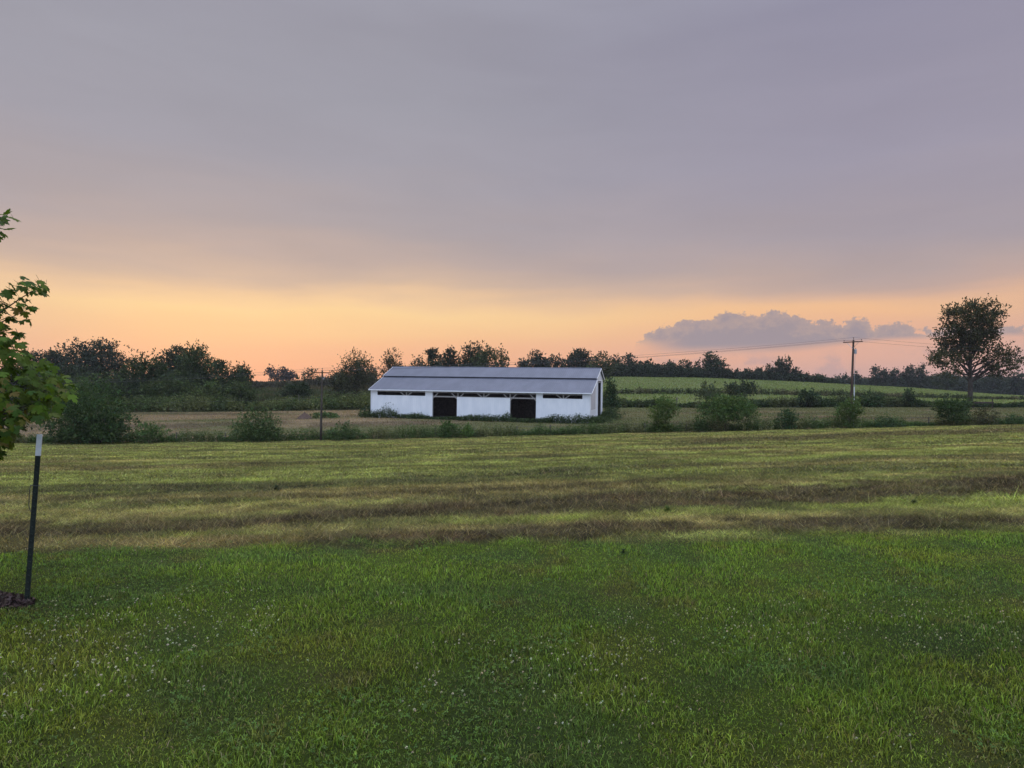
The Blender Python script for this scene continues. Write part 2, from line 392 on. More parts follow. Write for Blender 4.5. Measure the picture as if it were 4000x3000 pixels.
def ground_mat():
    m = bpy.data.materials.new("ground"); m.use_nodes = True; t = NT(m.node_tree)
    a = t.n('ShaderNodeAttribute', attribute_name='tint').outputs['Color']
    tc = t.n('ShaderNodeTexCoord').outputs['Object']
    n1 = t.noise(tc, 9.0, 6, .7); n2 = t.noise(tc, .9, 6, .7); n3 = t.noise(tc, .25, 5, .7)
    g = t.m('ADD', .35, t.m('MULTIPLY', n1, .5))
    g = t.m('ADD', g, t.m('MULTIPLY', t.m('SUBTRACT', n2, .5), .8))
    g = t.m('ADD', g, t.m('MULTIPLY', t.m('SUBTRACT', n3, .5), .5))
    cc = t.n('ShaderNodeCombineColor')
    for i in range(3): t.l(g, cc.inputs[i])
    c = t.mix(1.0, a, cc.outputs[0], 'MULTIPLY')
    p = t.n('ShaderNodeBsdfPrincipled'); t.l(c, p.inputs['Base Color'])
    p.inputs['Roughness'].default_value = .9; p.inputs['Specular IOR Level'].default_value = .1
    b = t.n('ShaderNodeBump'); b.inputs['Strength'].default_value = .7; b.inputs['Distance'].default_value = .12
    t.l(t.m('ADD', n1, t.m('MULTIPLY', n2, 2.0)), b.inputs['Height']); t.l(b.outputs[0], p.inputs['Normal'])
    o = t.n('ShaderNodeOutputMaterial'); t.l(p.outputs[0], o.inputs[0]); return m
M_GROUND = ground_mat()
M_GRASS = foliage_mat("grass_blades", .34, .6, .12)
M_LEAF = foliage_mat("leaves", .25, .6, .12)
M_MAPLE = foliage_mat("maple_leaves", .40, .6, .12, (1.3, 1.35, .4))
M_BARK = plain_mat("bark", (.035, .028, .022), (.075, .062, .05), 5, .9, .5, stretch=(1, 1, .25))
M_WALL = plain_mat("white_painted_metal", (.74, .75, .77), (.82, .82, .83), 1.2, .45, 0, 0, .4, (1, 1, .35))
M_GREYWALL = plain_mat("grey_wall_sheet", (.50, .48, .49), (.60, .57, .57), 1.2, .6, 0, 0, .3, (1, 1, .35))
M_ROOF = plain_mat("galvanised_roof", (.100, .108, .140), (.126, .134, .170), .8, .45, 0, .2, .5, (1, .3, 1))
M_TIMBER = plain_mat("weathered_timber", (.25, .23, .21), (.38, .355, .33), 6, .85, .3, stretch=(1, 1, 1))
M_DARKWOOD = plain_mat("dark_timber", (.030, .022, .018), (.07, .05, .04), 5, .9, .4)
M_DIRT = plain_mat("barn_dirt", (.05, .038, .028), (.09, .07, .05), 2, .95, .4)
M_POLE = plain_mat("creosote_pole", (.040, .026, .020), (.085, .054, .040), 7, .85, .4, stretch=(1, 1, .15))
M_GALV = plain_mat("grey_steel", (.30, .31, .33), (.42, .43, .45), 4, .5, 0, .4)
M_PVC = plain_mat("pale_conduit", (.55, .55, .57), (.66, .66, .68), 4, .5)
M_PORC = plain_mat("porcelain", (.10, .06, .045), (.16, .11, .09), 4, .25)
M_WIRE = plain_mat("wire", (.05, .05, .055), (.09, .09, .095), 4, .5, 0, .5)
M_POSTG = plain_mat("green_post_paint", (.008, .012, .010), (.018, .024, .018), 30, .55, .2)
M_POSTW = plain_mat("white_post_paint", (.66, .67, .70), (.78, .79, .81), 30, .55, .1)
M_MULCH = foliage_mat("mulch", .0, .95, .1)
M_OLDPOST = plain_mat("old_fence_post", (.07, .06, .05), (.14, .12, .10), 6, .9, .3)
M_STUB = plain_mat("brown_hay", (.055, .034, .026), (.11, .072, .052), 5, .95, .6)

# ------------------------------------------------------------------ ground sheet
def build_ground():
    xs = np.concatenate([-np.geomspace(60, 6000, 60)[::-1], np.arange(-58, -14, 1.0), np.arange(-14, 14, .25), np.arange(14, 58.1, 1.0), np.geomspace(60, 6000, 60)])
    ys = np.concatenate([-np.geomspace(6, 4000, 24)[::-1], np.arange(-5, 2, 1.0), np.arange(2, 18, .25), np.arange(18, 80, .5), np.arange(80, 140, 1.0), np.arange(140, 480, 4.0), np.geomspace(480, 8800, 40)])
    X, Y = np.meshgrid(xs, ys); x = X.ravel(); y = Y.ravel()
    z = zg(x, y)
    V = np.stack([x, y, z], 1); nx = len(xs); ny = len(ys)
    i = np.arange(nx * (ny - 1)).reshape(ny - 1, nx)[:, :-1].ravel()
    L = np.stack([i, i + 1, i + nx + 1, i + nx], 1)
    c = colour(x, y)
    c = c * np.where(y < lawn_edge(x), .50, np.where(y < 76, .78, 1.0))[:, None]      # duller thatch, with shade in the gaps between blades painted into its colour
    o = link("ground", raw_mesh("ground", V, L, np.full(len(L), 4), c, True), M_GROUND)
    tag(o, "rolling farm ground of lawn, hay field, stubble and crop rise", "ground", kind='structure')
build_ground()

# ------------------------------------------------------------------ grass
def blades(name, x, y, h, w, tint, lean, mat, segs=2, z=None, lab=None, cat='grass', zoff=-.004):
    n = len(x); z = zg(x, y) if z is None else z
    yaw = rng.uniform(0, 2 * math.pi, n); ld = rng.uniform(0, 2 * math.pi, n)
    wx = np.cos(yaw) * w / 2; wy = np.sin(yaw) * w / 2
    lx = np.cos(ld) * lean * h; ly = np.sin(ld) * lean * h
    B = np.stack([x, y, z + zoff], 1); W = np.stack([wx, wy, np.zeros(n)], 1)
    if segs == 2:
        mid = B + np.stack([lx * .35, ly * .35, h * .6], 1)
        tip = B + np.stack([lx, ly, h * (1 - .35 * np.minimum(lean, 1.4))], 1)
        V = np.stack([B - W, B + W, mid + W * .8, mid - W * .8, tip], 1).reshape(-1, 3)
        k = np.arange(n)[:, None] * 5
        L = np.concatenate([k + [0, 1, 2, 3], k + [3, 2, 4]], 1)
        T = np.tile([4, 3], n); c = np.repeat(tint, 5, 0)
    else:
        tip = B + np.stack([lx, ly, h], 1)
        V = np.stack([B - W, B + W, tip], 1).reshape(-1, 3)
        L = np.arange(3 * n).reshape(n, 3); T = np.full(n, 3); c = np.repeat(tint, 3, 0)
    return raw_mesh(name, V, L, T, c)
def vary(c, s=.16):
    n = len(c); return np.clip(c * (1 + rng.normal(0, s, n))[:, None] * (1 + rng.normal(0, .07, (n, 3))), .004, .9)
def wedge(y0, y1, dens, margin=1.0, k=.80):
    """random spots in the part of the ground the camera looks over"""
    area_n = int(dens * ((k * (y0 + y1)) + 2 * margin) * (y1 - y0))
    y = rng.uniform(y0, y1, area_n * 2); x = rng.uniform(-1, 1, area_n * 2) * (k * y1 + margin)
    ok = np.abs(x) < k * y + margin
    return x[ok][:area_n], y[ok][:area_n]
def merge(meshes, name):
    pass
def build_lawn():
    xs, ys = [], []
    for y0, y1, d in ((1.9, 3.6, 8200), (3.6, 5.2, 6000), (5.2, 7.9, 4200)):
        x, y = wedge(y0, y1, d, 1.3); xs.append(x); ys.append(y)
    x = np.concatenate(xs); y = np.concatenate(ys)
    ok = y < lawn_edge(x) + rng.normal(0, .12, len(x)); x = x[ok]; y = y[ok]
    ok = ((x + 4.08) / .60) ** 2 + ((y - 4.93) / .22) ** 2 > rng.uniform(.7, 1.3, len(x)); x = x[ok]; y = y[ok]
    tuft = fbm(x * 2.6, y * 2.6, 41, 4)
    h = (.018 + .024 * sstep(tuft, .34, .70)) * rng.uniform(.55, 1.4, len(x))
    tall = rng.random(len(x)) < .012; h[tall] *= 2.0
    w = rng.uniform(.0026, .0052, len(x))
    c = vary(colour(x, y) * 1.30, .48)
    straw = rng.random(len(x)) < .055; c[straw] = vary(np.tile(C3(.24, .20, .10), (straw.sum(), 1)))
    me = blades("lawn_grass", x, y, h, w, c, rng.uniform(.2, 1.25, len(x)), M_GRASS)
    tag(link("lawn_grass", me, M_GRASS), "short uneven green lawn grass with yellow and bluish patches", "grass", kind='stuff')
def build_field():
    P = []
    for y0, y1, d, sc in ((6.6, 10, 1900, 1.0), (10, 16, 900, 1.6), (16, 28, 330, 3.2), (28, 48, 110, 6.0), (48, 76.5, 46, 9.5)):
        x, y = wedge(y0, y1, d, 1.5, .80); P.append((x, y, np.full(len(x), sc)))
    x = np.concatenate([p[0] for p in P]); y = np.concatenate([p[1] for p in P]); sc = np.concatenate([p[2] for p in P])
    ok = y > lawn_edge(x) + rng.normal(0, .10, len(x)); x, y, sc = x[ok], y[ok], sc[ok]
    rm, kd = rowmask(x, y)
    h = (.020 + .030 * fbm(x * 2.5, y * 2.5, 43, 3) + .040 * rm * fbm(x * 3, y * 3, 44, 3)) * rng.uniform(.5, 1.5, len(x)) * (1 + .13 * (sc - 1))
    w = rng.uniform(.004, .008, len(x)) * sc
    c = colour(x, y)
    straw = rng.random(len(x)) < (.14 + .12 * rm); c[straw] = c[straw] * .5 + C3(.30, .235, .11) * .5
    tall = (rng.random(len(x)) < .012 + .045 * rm) & (y < 16); h[tall] *= rng.uniform(1.6, 2.8, tall.sum()); w[tall] *= .6
    c = vary(c * 1.2, .42)
    me = blades("field_grass", x, y, h, w, c, rng.uniform(.5, 2.6, len(x)), M_GRASS, segs=1)
    tag(link("field_grass", me, M_GRASS), "mown hay field grass with dry brown windrows lying across it", "grass", kind='stuff')
    # pale stubble beyond the fence
    x, y = wedge(76.5, 131, 14, 3, .82)
    h = rng.uniform(.06, .20, len(x)); w = rng.uniform(.05, .14, len(x))
    c = vary(colour(x, y) * 1.05, .18)
    me = blades("stubble", x, y, h, w, c, rng.uniform(.1, .8, len(x)), M_GRASS, segs=1)
    tag(link("stubble", me, M_GRASS), "pale tan cut stubble of the field around the barn", "stubble", kind='stuff')
    # low crop covering the rise
    x, y = wedge(133, 290, 2.2, 2, .80); ok = (x / y > -.06); x, y = x[ok], y[ok]
    h = rng.uniform(.15, .45, len(x)); w = rng.uniform(.2, .5, len(x))
    me = blades("crop_plants", x, y, h, w, vary(colour(x, y) * 1.1, .14), rng.uniform(.1, .8, len(x)), M_GRASS, segs=1)
    tag(link("crop_plants", me, M_GRASS), "low green crop covering the gentle rise behind the barn", "crop", kind='stuff')
    # rank meadow on the other side
    x, y = wedge(131, 330, 2.4, 2, .80); ok = (x / y < .02); x, y = x[ok], y[ok]
    h = rng.uniform(.3, 1.3, len(x)) * (.5 + fbm(x * .15, y * .15, 47, 3)); w = rng.uniform(.25, .6, len(x))
    c = vary(lerp(np.tile(C3(.055, .068, .028), (len(x), 1)), C3(.09, .075, .04), sstep(fbm(x * .06, y * .1, 48, 3), .45, .65)), .2)
    me = blades("meadow_weeds", x, y, h, w, c, rng.uniform(.1, .7, len(x)), M_GRASS, segs=1)
    tag(link("meadow_weeds", me, M_GRASS), "rank brownish green weeds covering the meadow slope beside the barn", "weeds", kind='stuff')
build_lawn(); build_field()

def build_clover():
    # leaves: three small leaflets on one flat stalk top
    x, y = wedge(2.0, 6.8, 700, .5); n = fbm(x * 1.3 + 9, y * 1.3, 51, 4); ok = n > .57; x, y = x[ok], y[ok]
    n = len(x); z = rng.uniform(.015, .04, n); r = rng.uniform(.005, .009, n); a0 = rng.uniform(0, 6.28, n)
    base = np.stack([x, y, zg(x, y) + z], 1); V = []
    tilt = rng.normal(0, .35, (n, 2))
    for k in range(3):
        a = a0 + k * 2.094
        def off(rr, aa):
            dx = np.cos(aa) * rr; dy = np.sin(aa) * rr; return base + np.stack([dx, dy, dx * tilt[:, 0] + dy * tilt[:, 1]], 1)
        V += [base, off(r * 1.1, a - .5), off(r * 1.55, a), off(r * 1.1, a + .5)]
    V = np.stack(V, 1).reshape(-1, 3); L = np.arange(12 * n).reshape(-1, 4)
    c = np.repeat(vary(np.tile(C3(.080, .140, .030), (n, 1)), .22), 12, 0)
    me = raw_mesh("clover_leaves", V, L, np.full(3 * n, 4), c)
    tag(link("clover_leaves", me, M_GRASS), "clover leaves growing low among the lawn grass", "clover", kind='stuff')
    # blossom heads: small puffs of many petals
    x, y = wedge(2.3, 6.6, 190, .5)
    p = fbm(x * .8 + 3, y * .9, 54, 4)
    band = np.exp(-((y - 4.1) / .75) ** 2)
    ok = rng.random(len(x)) < sstep(p, .50, .64) * (.06 + 1.0 * band); x, y = x[ok], y[ok]; n = len(x)
    zc = zg(x, y) + rng.uniform(.035, .07, n); r = rng.uniform(.0040, .0074, n)
    PET = 22; d = rng.normal(0, 1, (n, PET, 3)); d[..., 2] = np.abs(d[..., 2]) * 1.1 - .35; d /= np.linalg.norm(d, axis=2, keepdims=True)
    t1 = np.cross(d, [0.3, .2, .93]); t1 /= np.linalg.norm(t1, axis=2, keepdims=True)
    c0 = np.stack([x, y, zc], 1)[:, None, :]; rr = r[:, None, None]
    V = np.stack([c0 + d * rr * .2, c0 + d * rr * .8 + t1 * rr * .28, c0 + d * rr * 1.15, c0 + d * rr * .8 - t1 * rr * .28], 2).reshape(-1, 3)
    L = np.arange(len(V)).reshape(-1, 4)
    tc = np.repeat(vary(np.tile(C3(.50, .47, .37), (n, 1)), .15), PET * 4, 0)
    sV = np.stack([np.stack([x - .001, y, zg(x, y)], 1), np.stack([x + .001, y, zg(x, y)], 1), np.stack([x, y, zc], 1)], 1).reshape(-1, 3)
    sL = np.arange(3 * n) + len(V)
    me = raw_mesh("clover_blossoms", np.concatenate([V, sV]), np.concatenate([L.ravel(), sL]), np.concatenate([np.full(n * PET, 4), np.full(n, 3)]),
                  np.concatenate([tc, np.tile(C3(.07, .12, .04), (3 * n, 1))]))
    tag(link("clover_blossoms", me, M_GRASS), "scattered small white clover blossoms in the lawn", "clover", kind='stuff')
build_clover()

# ------------------------------------------------------------------ trees and bushes
def leaf_quads(P, s, outward, tint, up=.35, flat=.6):
    """a small rhombic leaf spray at each point"""
    n = len(P)
    d = outward * .7 + rng.normal(0, .6, (n, 3)); d[:, 2] += up; d /= np.linalg.norm(d, axis=1, keepdims=True) + 1e-9
    q = rng.normal(0, 1, (n, 3)); w = np.cross(d, q); w /= np.linalg.norm(w, axis=1, keepdims=True) + 1e-9
    nn = np.cross(d, w)
    s = s[:, None]
    V = np.stack([P, P + d * s * .55 + w * s * flat * .5 + nn * s * .12, P + d * s, P + d * s * .5 - w * s * flat * .5 + nn * s * .12], 1).reshape(-1, 3)
    L = np.arange(4 * n).reshape(n, 4)
    return V, L, np.repeat(tint, 4, 0)

PRE = {   # crown lobes: centre across, centre up, radius across, radius up (in half widths / heights)
 'dome':   [(0, .62, .80, .36), (-.45, .50, .50, .30), (.45, .52, .50, .30), (0, .35, .85, .28), (.1, .78, .5, .2)],
 'round':  [(0, .62, .78, .36), (-.3, .45, .6, .3), (.35, .5, .6, .3), (.0, .80, .45, .18)],
 'tall':   [(0, .70, .62, .28), (-.2, .5, .7, .25), (.25, .45, .75, .25), (0, .86, .4, .13), (-.1, .28, .6, .2)],
 'twin':   [(-.40, .68, .42, .30), (.38, .62, .45, .28), (0, .38, .85, .28), (-.3, .86, .26, .12)],
 'cone':   [(0, .30, .85, .26), (0, .52, .6, .24), (0, .72, .40, .2), (0, .88, .2, .12)],
 'bush':   [(0, .42, .85, .42), (-.5, .36, .5, .36), (.5, .36, .5, .36), (.05, .68, .6, .30), (-.2, .2, .85, .22), (.2, .2, .85, .22)],
 'broom':  [(-.5, .6, .4, .35), (.5, .62, .4, .32), (0, .7, .5, .3), (0, .35, .5, .3), (-.75, .75, .22, .2), (.7, .78, .22, .18)],
 'mass':   [(-.6, .45, .5, .42), (0, .5, .6, .46), (.6, .42, .5, .4), (-.3, .7, .4, .26), (.35, .68, .4, .25), (0, .2, 1, .22)],
 'young':  [(0, .72, .55, .26), (-.3, .5, .6, .22), (.35, .55, .5, .2), (0, .3, .45, .25), (0, .1, .6, .12)],
}
def plant(name, label, cat, px, d, top, hw, style='round', base=None, tint=(.04, .06, .022), cover=3.2, leaf=None, spike=.25, twig=0., group=None,
          trunk=.022, limbs=14, zmin=.05, ragged=.16, lobes=None, bark=M_BARK, nstem=1, dx=0.0, flat=.6, depth=1.0, mat=None, sink=0.0, clump=None, seed=0):
    global rng
    rng = np.random.default_rng(zlib.crc32(label.encode()) + seed)     # each plant keeps its own shape
    x0, y0 = XY(px, d); zb = gz(x0, y0) - sink
    H = EYE - (top - 1500) / F * d - zb
    W = hw / F * d
    root = thing(name, label, cat, (x0, y0, zb), 0, group)
    lb = np.array(lobes if lobes is not None else PRE[style], float)
    if lobes is None:
        lb = lb + rng.normal(0, .05, lb.shape) * [1, .6, .6, .4]
        k = 5 + int(rng.integers(0, 4))          # extra small lobes break the outline
        ex = []
        for _ in range(k):
            b = lb[rng.integers(0, len(lb))]; th = rng.uniform(-.3, math.pi + .3)
            ex.append((b[0] + math.cos(th) * b[2] * .85, min(.92, b[1] + math.sin(th) * b[3] * .85), rng.uniform(.12, .28), rng.uniform(.07, .14)))
        lb = np.concatenate([lb, np.array(ex)])
    s0 = leaf if leaf else max(.07, d * .0030)
    area = 2 * W * H * .75
    N = int(min(60000, (1.75 if cat == 'tree' else 1.45) * cover * area / (.30 * s0 * s0)))
    wts = lb[:, 2] ** 1.6 * lb[:, 3]; wts /= wts.sum()
    kk = 10 if cat == 'tree' else 12
    nt = max(24, N // kk)
    li = rng.choice(len(lb), nt, p=wts); b = lb[li]
    dirv = rng.normal(0, 1, (nt, 3)); dirv /= np.linalg.norm(dirv, axis=1, keepdims=True)
    r = (1 + (rng.random(nt) < .14) * rng.uniform(.08, .36, nt)) * rng.uniform(0, 1, nt) ** .42 * (1 + rng.normal(0, ragged * (1 if cat == 'tree' else 1.2), nt) * .5)
    ly = rng.uniform(-.55, .55, len(lb)) * (1 - np.abs(lb[:, 0]) * .5)
    ly[np.argmax(lb[:, 2])] = 0
    Cx = (b[:, 0] + dirv[:, 0] * b[:, 2] * r) * W
    Cy = (ly[li] * .6 + dirv[:, 1] * b[:, 2] * r) * W * depth
    Cz = (b[:, 1] + dirv[:, 2] * b[:, 3] * r) * H
    C = np.stack([Cx, Cy, Cz], 1); keep = Cz > zmin * H
    C, dirv, r = C[keep], dirv[keep], r[keep]; nt = len(C)
    ctint = np.exp(rng.normal(0, .22, nt))
    warmth = rng.normal(0, .10, nt)
    cl = clump if clump else max(s0 * 1.5, W * .085)
    k = kk
    off = rng.normal(0, cl * .55, (nt, k, 3))
    axis = dirv * .6; axis = axis + np.array([0, 0, .8]); axis /= np.linalg.norm(axis, axis=1, keepdims=True)
    along = rng.uniform(0, 1, (nt, k, 1)) * (spike * H * .55 * (rng.uniform(.2, 1, (nt, 1, 1))))
    spk = (rng.random(nt) < .5)[:, None, None]
    Pp = C[:, None, :] + np.where(spk, off * .42 + axis[:, None, :] * along, off)
    P = Pp.reshape(-1, 3); out = np.repeat(dirv, k, 0)
    ok = P[:, 2] > .0; P, out = P[ok], out[ok]
    ti = np.repeat(np.arange(nt), k)[ok]
    base_t = np.array(tint, float) * (1.12 if cat == 'tree' else 1.28)
    c = base_t[None, :] * (ctint[ti] * np.exp(rng.normal(0, .2, len(ti))))[:, None]
    c = c * np.stack([1 + warmth[ti], np.ones(len(ti)), 1 - warmth[ti] * .5], 1)
    # top of the crown must meet the height asked for
    zt = np.percentile(P[:, 2], 99.6); P[:, 2] *= H / zt
    xe = np.percentile(np.abs(P[:, 0]), 99.0); P[:, 0] *= W * 1.04 / xe; P[:, 1] *= W * 1.04 / xe
    s = s0 * rng.uniform(.55, 1.35, len(P))
    V, L, cc = leaf_quads(P, s, out, np.clip(c, .004, .6), .3, flat)
    link("crown" if cat == 'tree' else "foliage", raw_mesh("crown", V, L, np.full(len(L), 4), cc), mat or M_LEAF, root)
    # trunk and limbs
    if trunk:
        mb = MB(); rt = trunk * H
        kx = W / xe; kz = H / zt
        C2 = C * [kx, kx, kz]
        starts = [(0, 0)] if nstem == 1 else [tuple(rng.normal(0, .10 * W, 2)) for _ in range(nstem)]
        for sx, sy in starts:
            zt0 = H * (.62 if nstem == 1 else .55)
            pts = [(sx, sy, -.25)] + [(sx * (1 + t * 2.5) + rng.normal(0, .012 * H) * t, sy * (1 + t * 2.5) + rng.normal(0, .012 * H) * t, zt0 * t) for t in (.02, .12, .3, .5, .75, 1.)]
            rs = np.array([1.25, 1.15, .95, .8, .62, .4, .18]) * rt / (1 if nstem == 1 else math.sqrt(nstem))
            mb.tube(pts, rs, 7)
            pa = np.array(pts)
            for j in range(max(3, limbs // len(starts))):
                e = C2[rng.integers(0, nt)]
                zs = min(e[2] * rng.uniform(.45, .8), zt0 * .95); zs = max(zs, H * .12 if nstem == 1 else .03 * H)
                p0 = np.array([np.interp(zs, pa[:, 2], pa[:, 0]), np.interp(zs, pa[:, 2], pa[:, 1]), zs])
                p1 = p0 * .5 + e * .5 + np.array([0, 0, -.05 * H * rng.uniform(-.4, 1)])
                q = [p0 * (1 - t) ** 2 + 2 * p1 * t * (1 - t) + e * t * t for t in (0, .25, .5, .75, 1)]
                r0 = np.interp(zs, pa[:, 2], rs) * .55
                mb.tube(q, r0 * np.array([1, .8, .6, .4, .18]), 5, False)
        mb.build("trunk" if nstem == 1 else "stems", bark, root, smooth=True)
    return root

DK = (.030, .042, .018); MD = (.040, .060, .020); OL = (.055, .068, .024); YG = (.085, .125, .028); BR = (.050, .050, .026); BL = (.036, .048, .030)

# ------------------------------------------------------------------ barn
def build_barn():
    TH = R(16); L = 32.7; A, B = 4.6, 3.2; W = A + 2 * B
    root = thing("barn", "long white metal barn with blue grey roof and two dark open doorways", "barn")
    root.location = (-20.9, 101.0, -3.12); root.rotation_euler = (0, R(.79), -TH)
    ZE, ZL, ZM, ZR = 4.0, 5.83, 5.94, 7.3
    def sheet(mb, x0, x1, z0, z1, y=0.0):           # wall sheet with pressed ribs, outside face towards -y
        mb.box((x0, y, z0), (x1, y + .03, z1))
        x = math.ceil(x0 / .305) * .305 + .08
        while x < x1 - .05:
            mb.box((x, y - .018, z0 + .01), (x + .045, y + .001, z1 - .01)); x += .305
    # front wall in its three white stretches
    mb = MB(); sheet(mb, 0, 9.8, -.6, 3.12); sheet(mb, 0, 1.05, 3.12, 3.86); sheet(mb, 8.66, 9.8, 3.12, 3.86)
    mb.build("wall_panel", M_WALL, root)
    mb = MB(); sheet(mb, 13.55, 21.42, -.6, 3.06); mb.build("wall_panel", M_WALL, root)
    mb = MB(); sheet(mb, 25.15, L, -.6, 3.12); sheet(mb, 25.15, 26.1, 3.12, 3.86); sheet(mb, 31.6, L, 3.12, 3.86)
    mb.build("wall_panel", M_WALL, root)
    # gable end nearest the camera: shed end, then main end with a tall doorway
    mb = MB(); X0, X1 = L - .03, L
    def endpoly(pts, x0=X0, x1=X1):
        n = len(pts); mb.add([(x0, y, z) for y, z in pts] + [(x1, y, z) for y, z in pts],
            [tuple(range(n)), tuple(reversed(range(n, 2 * n)))] + [(i, i + n, (i + 1) % n + n, (i + 1) % n) for i in range(n)])
    endpoly([(.03, -.6), (A, -.6), (A, ZL - .06), (.03, ZE - .12)])
    mb.build("end_wall", M_WALL, root)
    mb = MB(); endpoly([(.55, 1.65), (A - .45, 1.65), (A - .45, ZL - .42), (.55, ZE - .05)], L + .004, L + .022)  # greyer sheet set just proud of the white end wall
    o = mb.build("wall_sheet", M_GREYWALL, root); o['label'] = "greyer sheet on the shed end wall"
    mb = MB(); d0, d1, dz = 6.55, 8.75, 5.35
    endpoly([(A + .003, -.6), (d0, -.6), (d0, dz), (A + .003, dz)]); endpoly([(d1, -.6), (W, -.6), (W, dz), (d1, dz)])
    endpoly([(A + .003, dz + .003), (W, dz + .003), (W, ZM - .08), (A + B, ZR - .08), (A + .003, ZM - .08)])
    y = A + .25
    while y < W - .1:
        if not (d0 - .1 < y < d1 + .05): mb.box((L + .0005, y, -.5), (L + .018, y + .045, dz - .05))
        y += .305
    mb.build("gable_wall", M_WALL, root)
    mb = MB(); mb.box((L + .03, d0 - .12, -.3), (L + .07, d0 + .02, dz + .1)); mb.box((L + .03, d1 - .02, -.3), (L + .07, d1 + .12, dz + .1))
    mb.box((L + .03, d0 - .12, dz + .1), (L + .09, d1 + .12, dz + .22)); mb.build("door_frame", M_DARKWOOD, root)
    # far gable and back wall
    mb = MB(); endpoly([(.03, -.6), (A, -.6), (A, ZL - .06), (.03, ZE - .12)], 0, .03)
    endpoly([(A + .003, -.6), (W, -.6), (W, ZM - .08), (A + B, ZR - .08), (A + .003, ZM - .08)], 0, .03); mb.build("end_wall", M_WALL, root)
    mb = MB(); mb.box((.03, W - .03, -.6), (L - .03, W, ZM - .1)); mb.build("back_wall", M_WALL, root)
    mb = MB(); mb.box((.1, A + .1, -.5), (L - .1, A + .16, ZL - .1)); mb.box((.1, W - .2, -.5), (L - .1, W - .12, ZM - .3))  # dark lining added to stop white walls bouncing light inside the doorways
    mb.box((.06, .1, -.5), (.1, W - .2, ZE - .3)); mb.box((L - .12, .1, -.5), (L - .06, A - .1, ZE - .3)); mb.build("added_dark_lining", M_DARKWOOD, root)
    mb = MB(); mb.box((.05, .05, -.6), (L - .05, W - .05, .05)); mb.build("dirt_floor", M_DIRT, root)
    # roof planes with standing ribs
    def roof(y0, z0, y1, z1, x0, x1, name):
        mb = MB(); t = .05
        mb.add([(x0, y0, z0), (x1, y0, z0), (x1, y1, z1), (x0, y1, z1), (x0, y0, z0 + t), (x1, y0, z0 + t), (x1, y1, z1 + t), (x0, y1, z1 + t)],
               [(0, 3, 2, 1), (4, 5, 6, 7), (0, 1, 5, 4), (1, 2, 6, 5), (2, 3, 7, 6), (3, 0, 4, 7)])
        x = x0 + .1
        while x < x1 - .1:
            w, h = .05, .032
            mb.add([(x, y0, z0 + t - .002), (x + w, y0, z0 + t - .002), (x + w, y1, z1 + t - .002), (x, y1, z1 + t - .002),
                    (x + .01, y0, z0 + t + h), (x + w - .01, y0, z0 + t + h), (x + w - .01, y1, z1 + t + h), (x + .01, y1, z1 + t + h)],
                   [(4, 5, 6, 7), (0, 1, 5, 4), (1, 2, 6, 5), (2, 3, 7, 6), (3, 0, 4, 7)])
            x += .305
        return mb.build(name, M_ROOF, root)
    roof(-.28, ZE - .10, A - .02, ZL, -.25, L + .22, "shed_roof")
    roof(A - .32, ZM, A + B, ZR + .1, -.22, L + .18, "roof")
    roof(W + .25, ZM - .12, A + B, ZR + .1, -.22, L + .18, "roof")
    mb = MB(); mb.tube([(-.25, A + B, ZR + .16), (L + .2, A + B, ZR + .16)], .07, 8); mb.build("ridge_cap", M_ROOF, root)
    mb = MB(); mb.box((-.25, -.335, ZE - .19), (L + .22, -.285, ZE - .05)); mb.build("gutter", M_WALL, root)
    for (p, q) in (((-.28, ZE - .13), (A - .02, ZL - .02)), ((A - .3, ZM - .02), (A + B, ZR + .08)), ((W + .22, ZM - .14), (A + B, ZR + .08))):
        for xx in (L + .24, -.28):
            mb = MB(); mb.bar((xx, p[0], p[1]), (xx, q[0], q[1]), .16, .035); mb.build("rake_trim", M_WALL, root)
    mb = MB(); mb.tube([(.06, -.12, ZE - .3), (.06, -.08, .1)], .045, 8); mb.build("downpipe", M_WALL, root)
    mb = MB(); mb.tube([(L - .07, -.12, ZE - .3), (L - .07, -.08, .1)], .045, 8); mb.build("downpipe", M_WALL, root)
    # posts, knee braces, header beams
    for x in (5.62, 9.72, 13.62, 17.5, 21.38, 25.22, 28.95):
        mb = MB(); mb.box((x - .09, .14, -.4), (x + .09, .30, 3.84)); mb.build("post", M_TIMBER, root)
        for s in (-1, 1):
            mb = MB(); mb.bar((x + s * .05, .058, 2.74 if x in (13.62, 21.38, 9.72, 25.22) else 2.98), (x + s * .98, .058, 3.66), .15, .045); mb.build("knee_brace", M_TIMBER, root)
    for a, b in ((9.82, 13.53), (21.44, 25.13)):
        mb = MB(); mb.box((a, .0, 2.98), (b, .033, 3.16)); mb.build("door_header", M_TIMBER, root)
    mb = MB(); mb.box((13.56, -.01, 3.062), (21.41, .033, 3.13)); mb.build("top_rail", M_TIMBER, root)
    mb = MB(); mb.box((1.06, .085, 3.60), (L - 1.12, .135, 3.87)); mb.build("eave_beam", M_TIMBER, root)
    # round hay stored behind the doorways
    return root, TH, L, A, W
BARN, BTH, BL_, BA, BW = build_barn()
def barn_pt(x, y): 
    c, s = math.cos(BTH), math.sin(BTH); return (-20.9 + x * c + y * s, 101 - x * s + y * c)

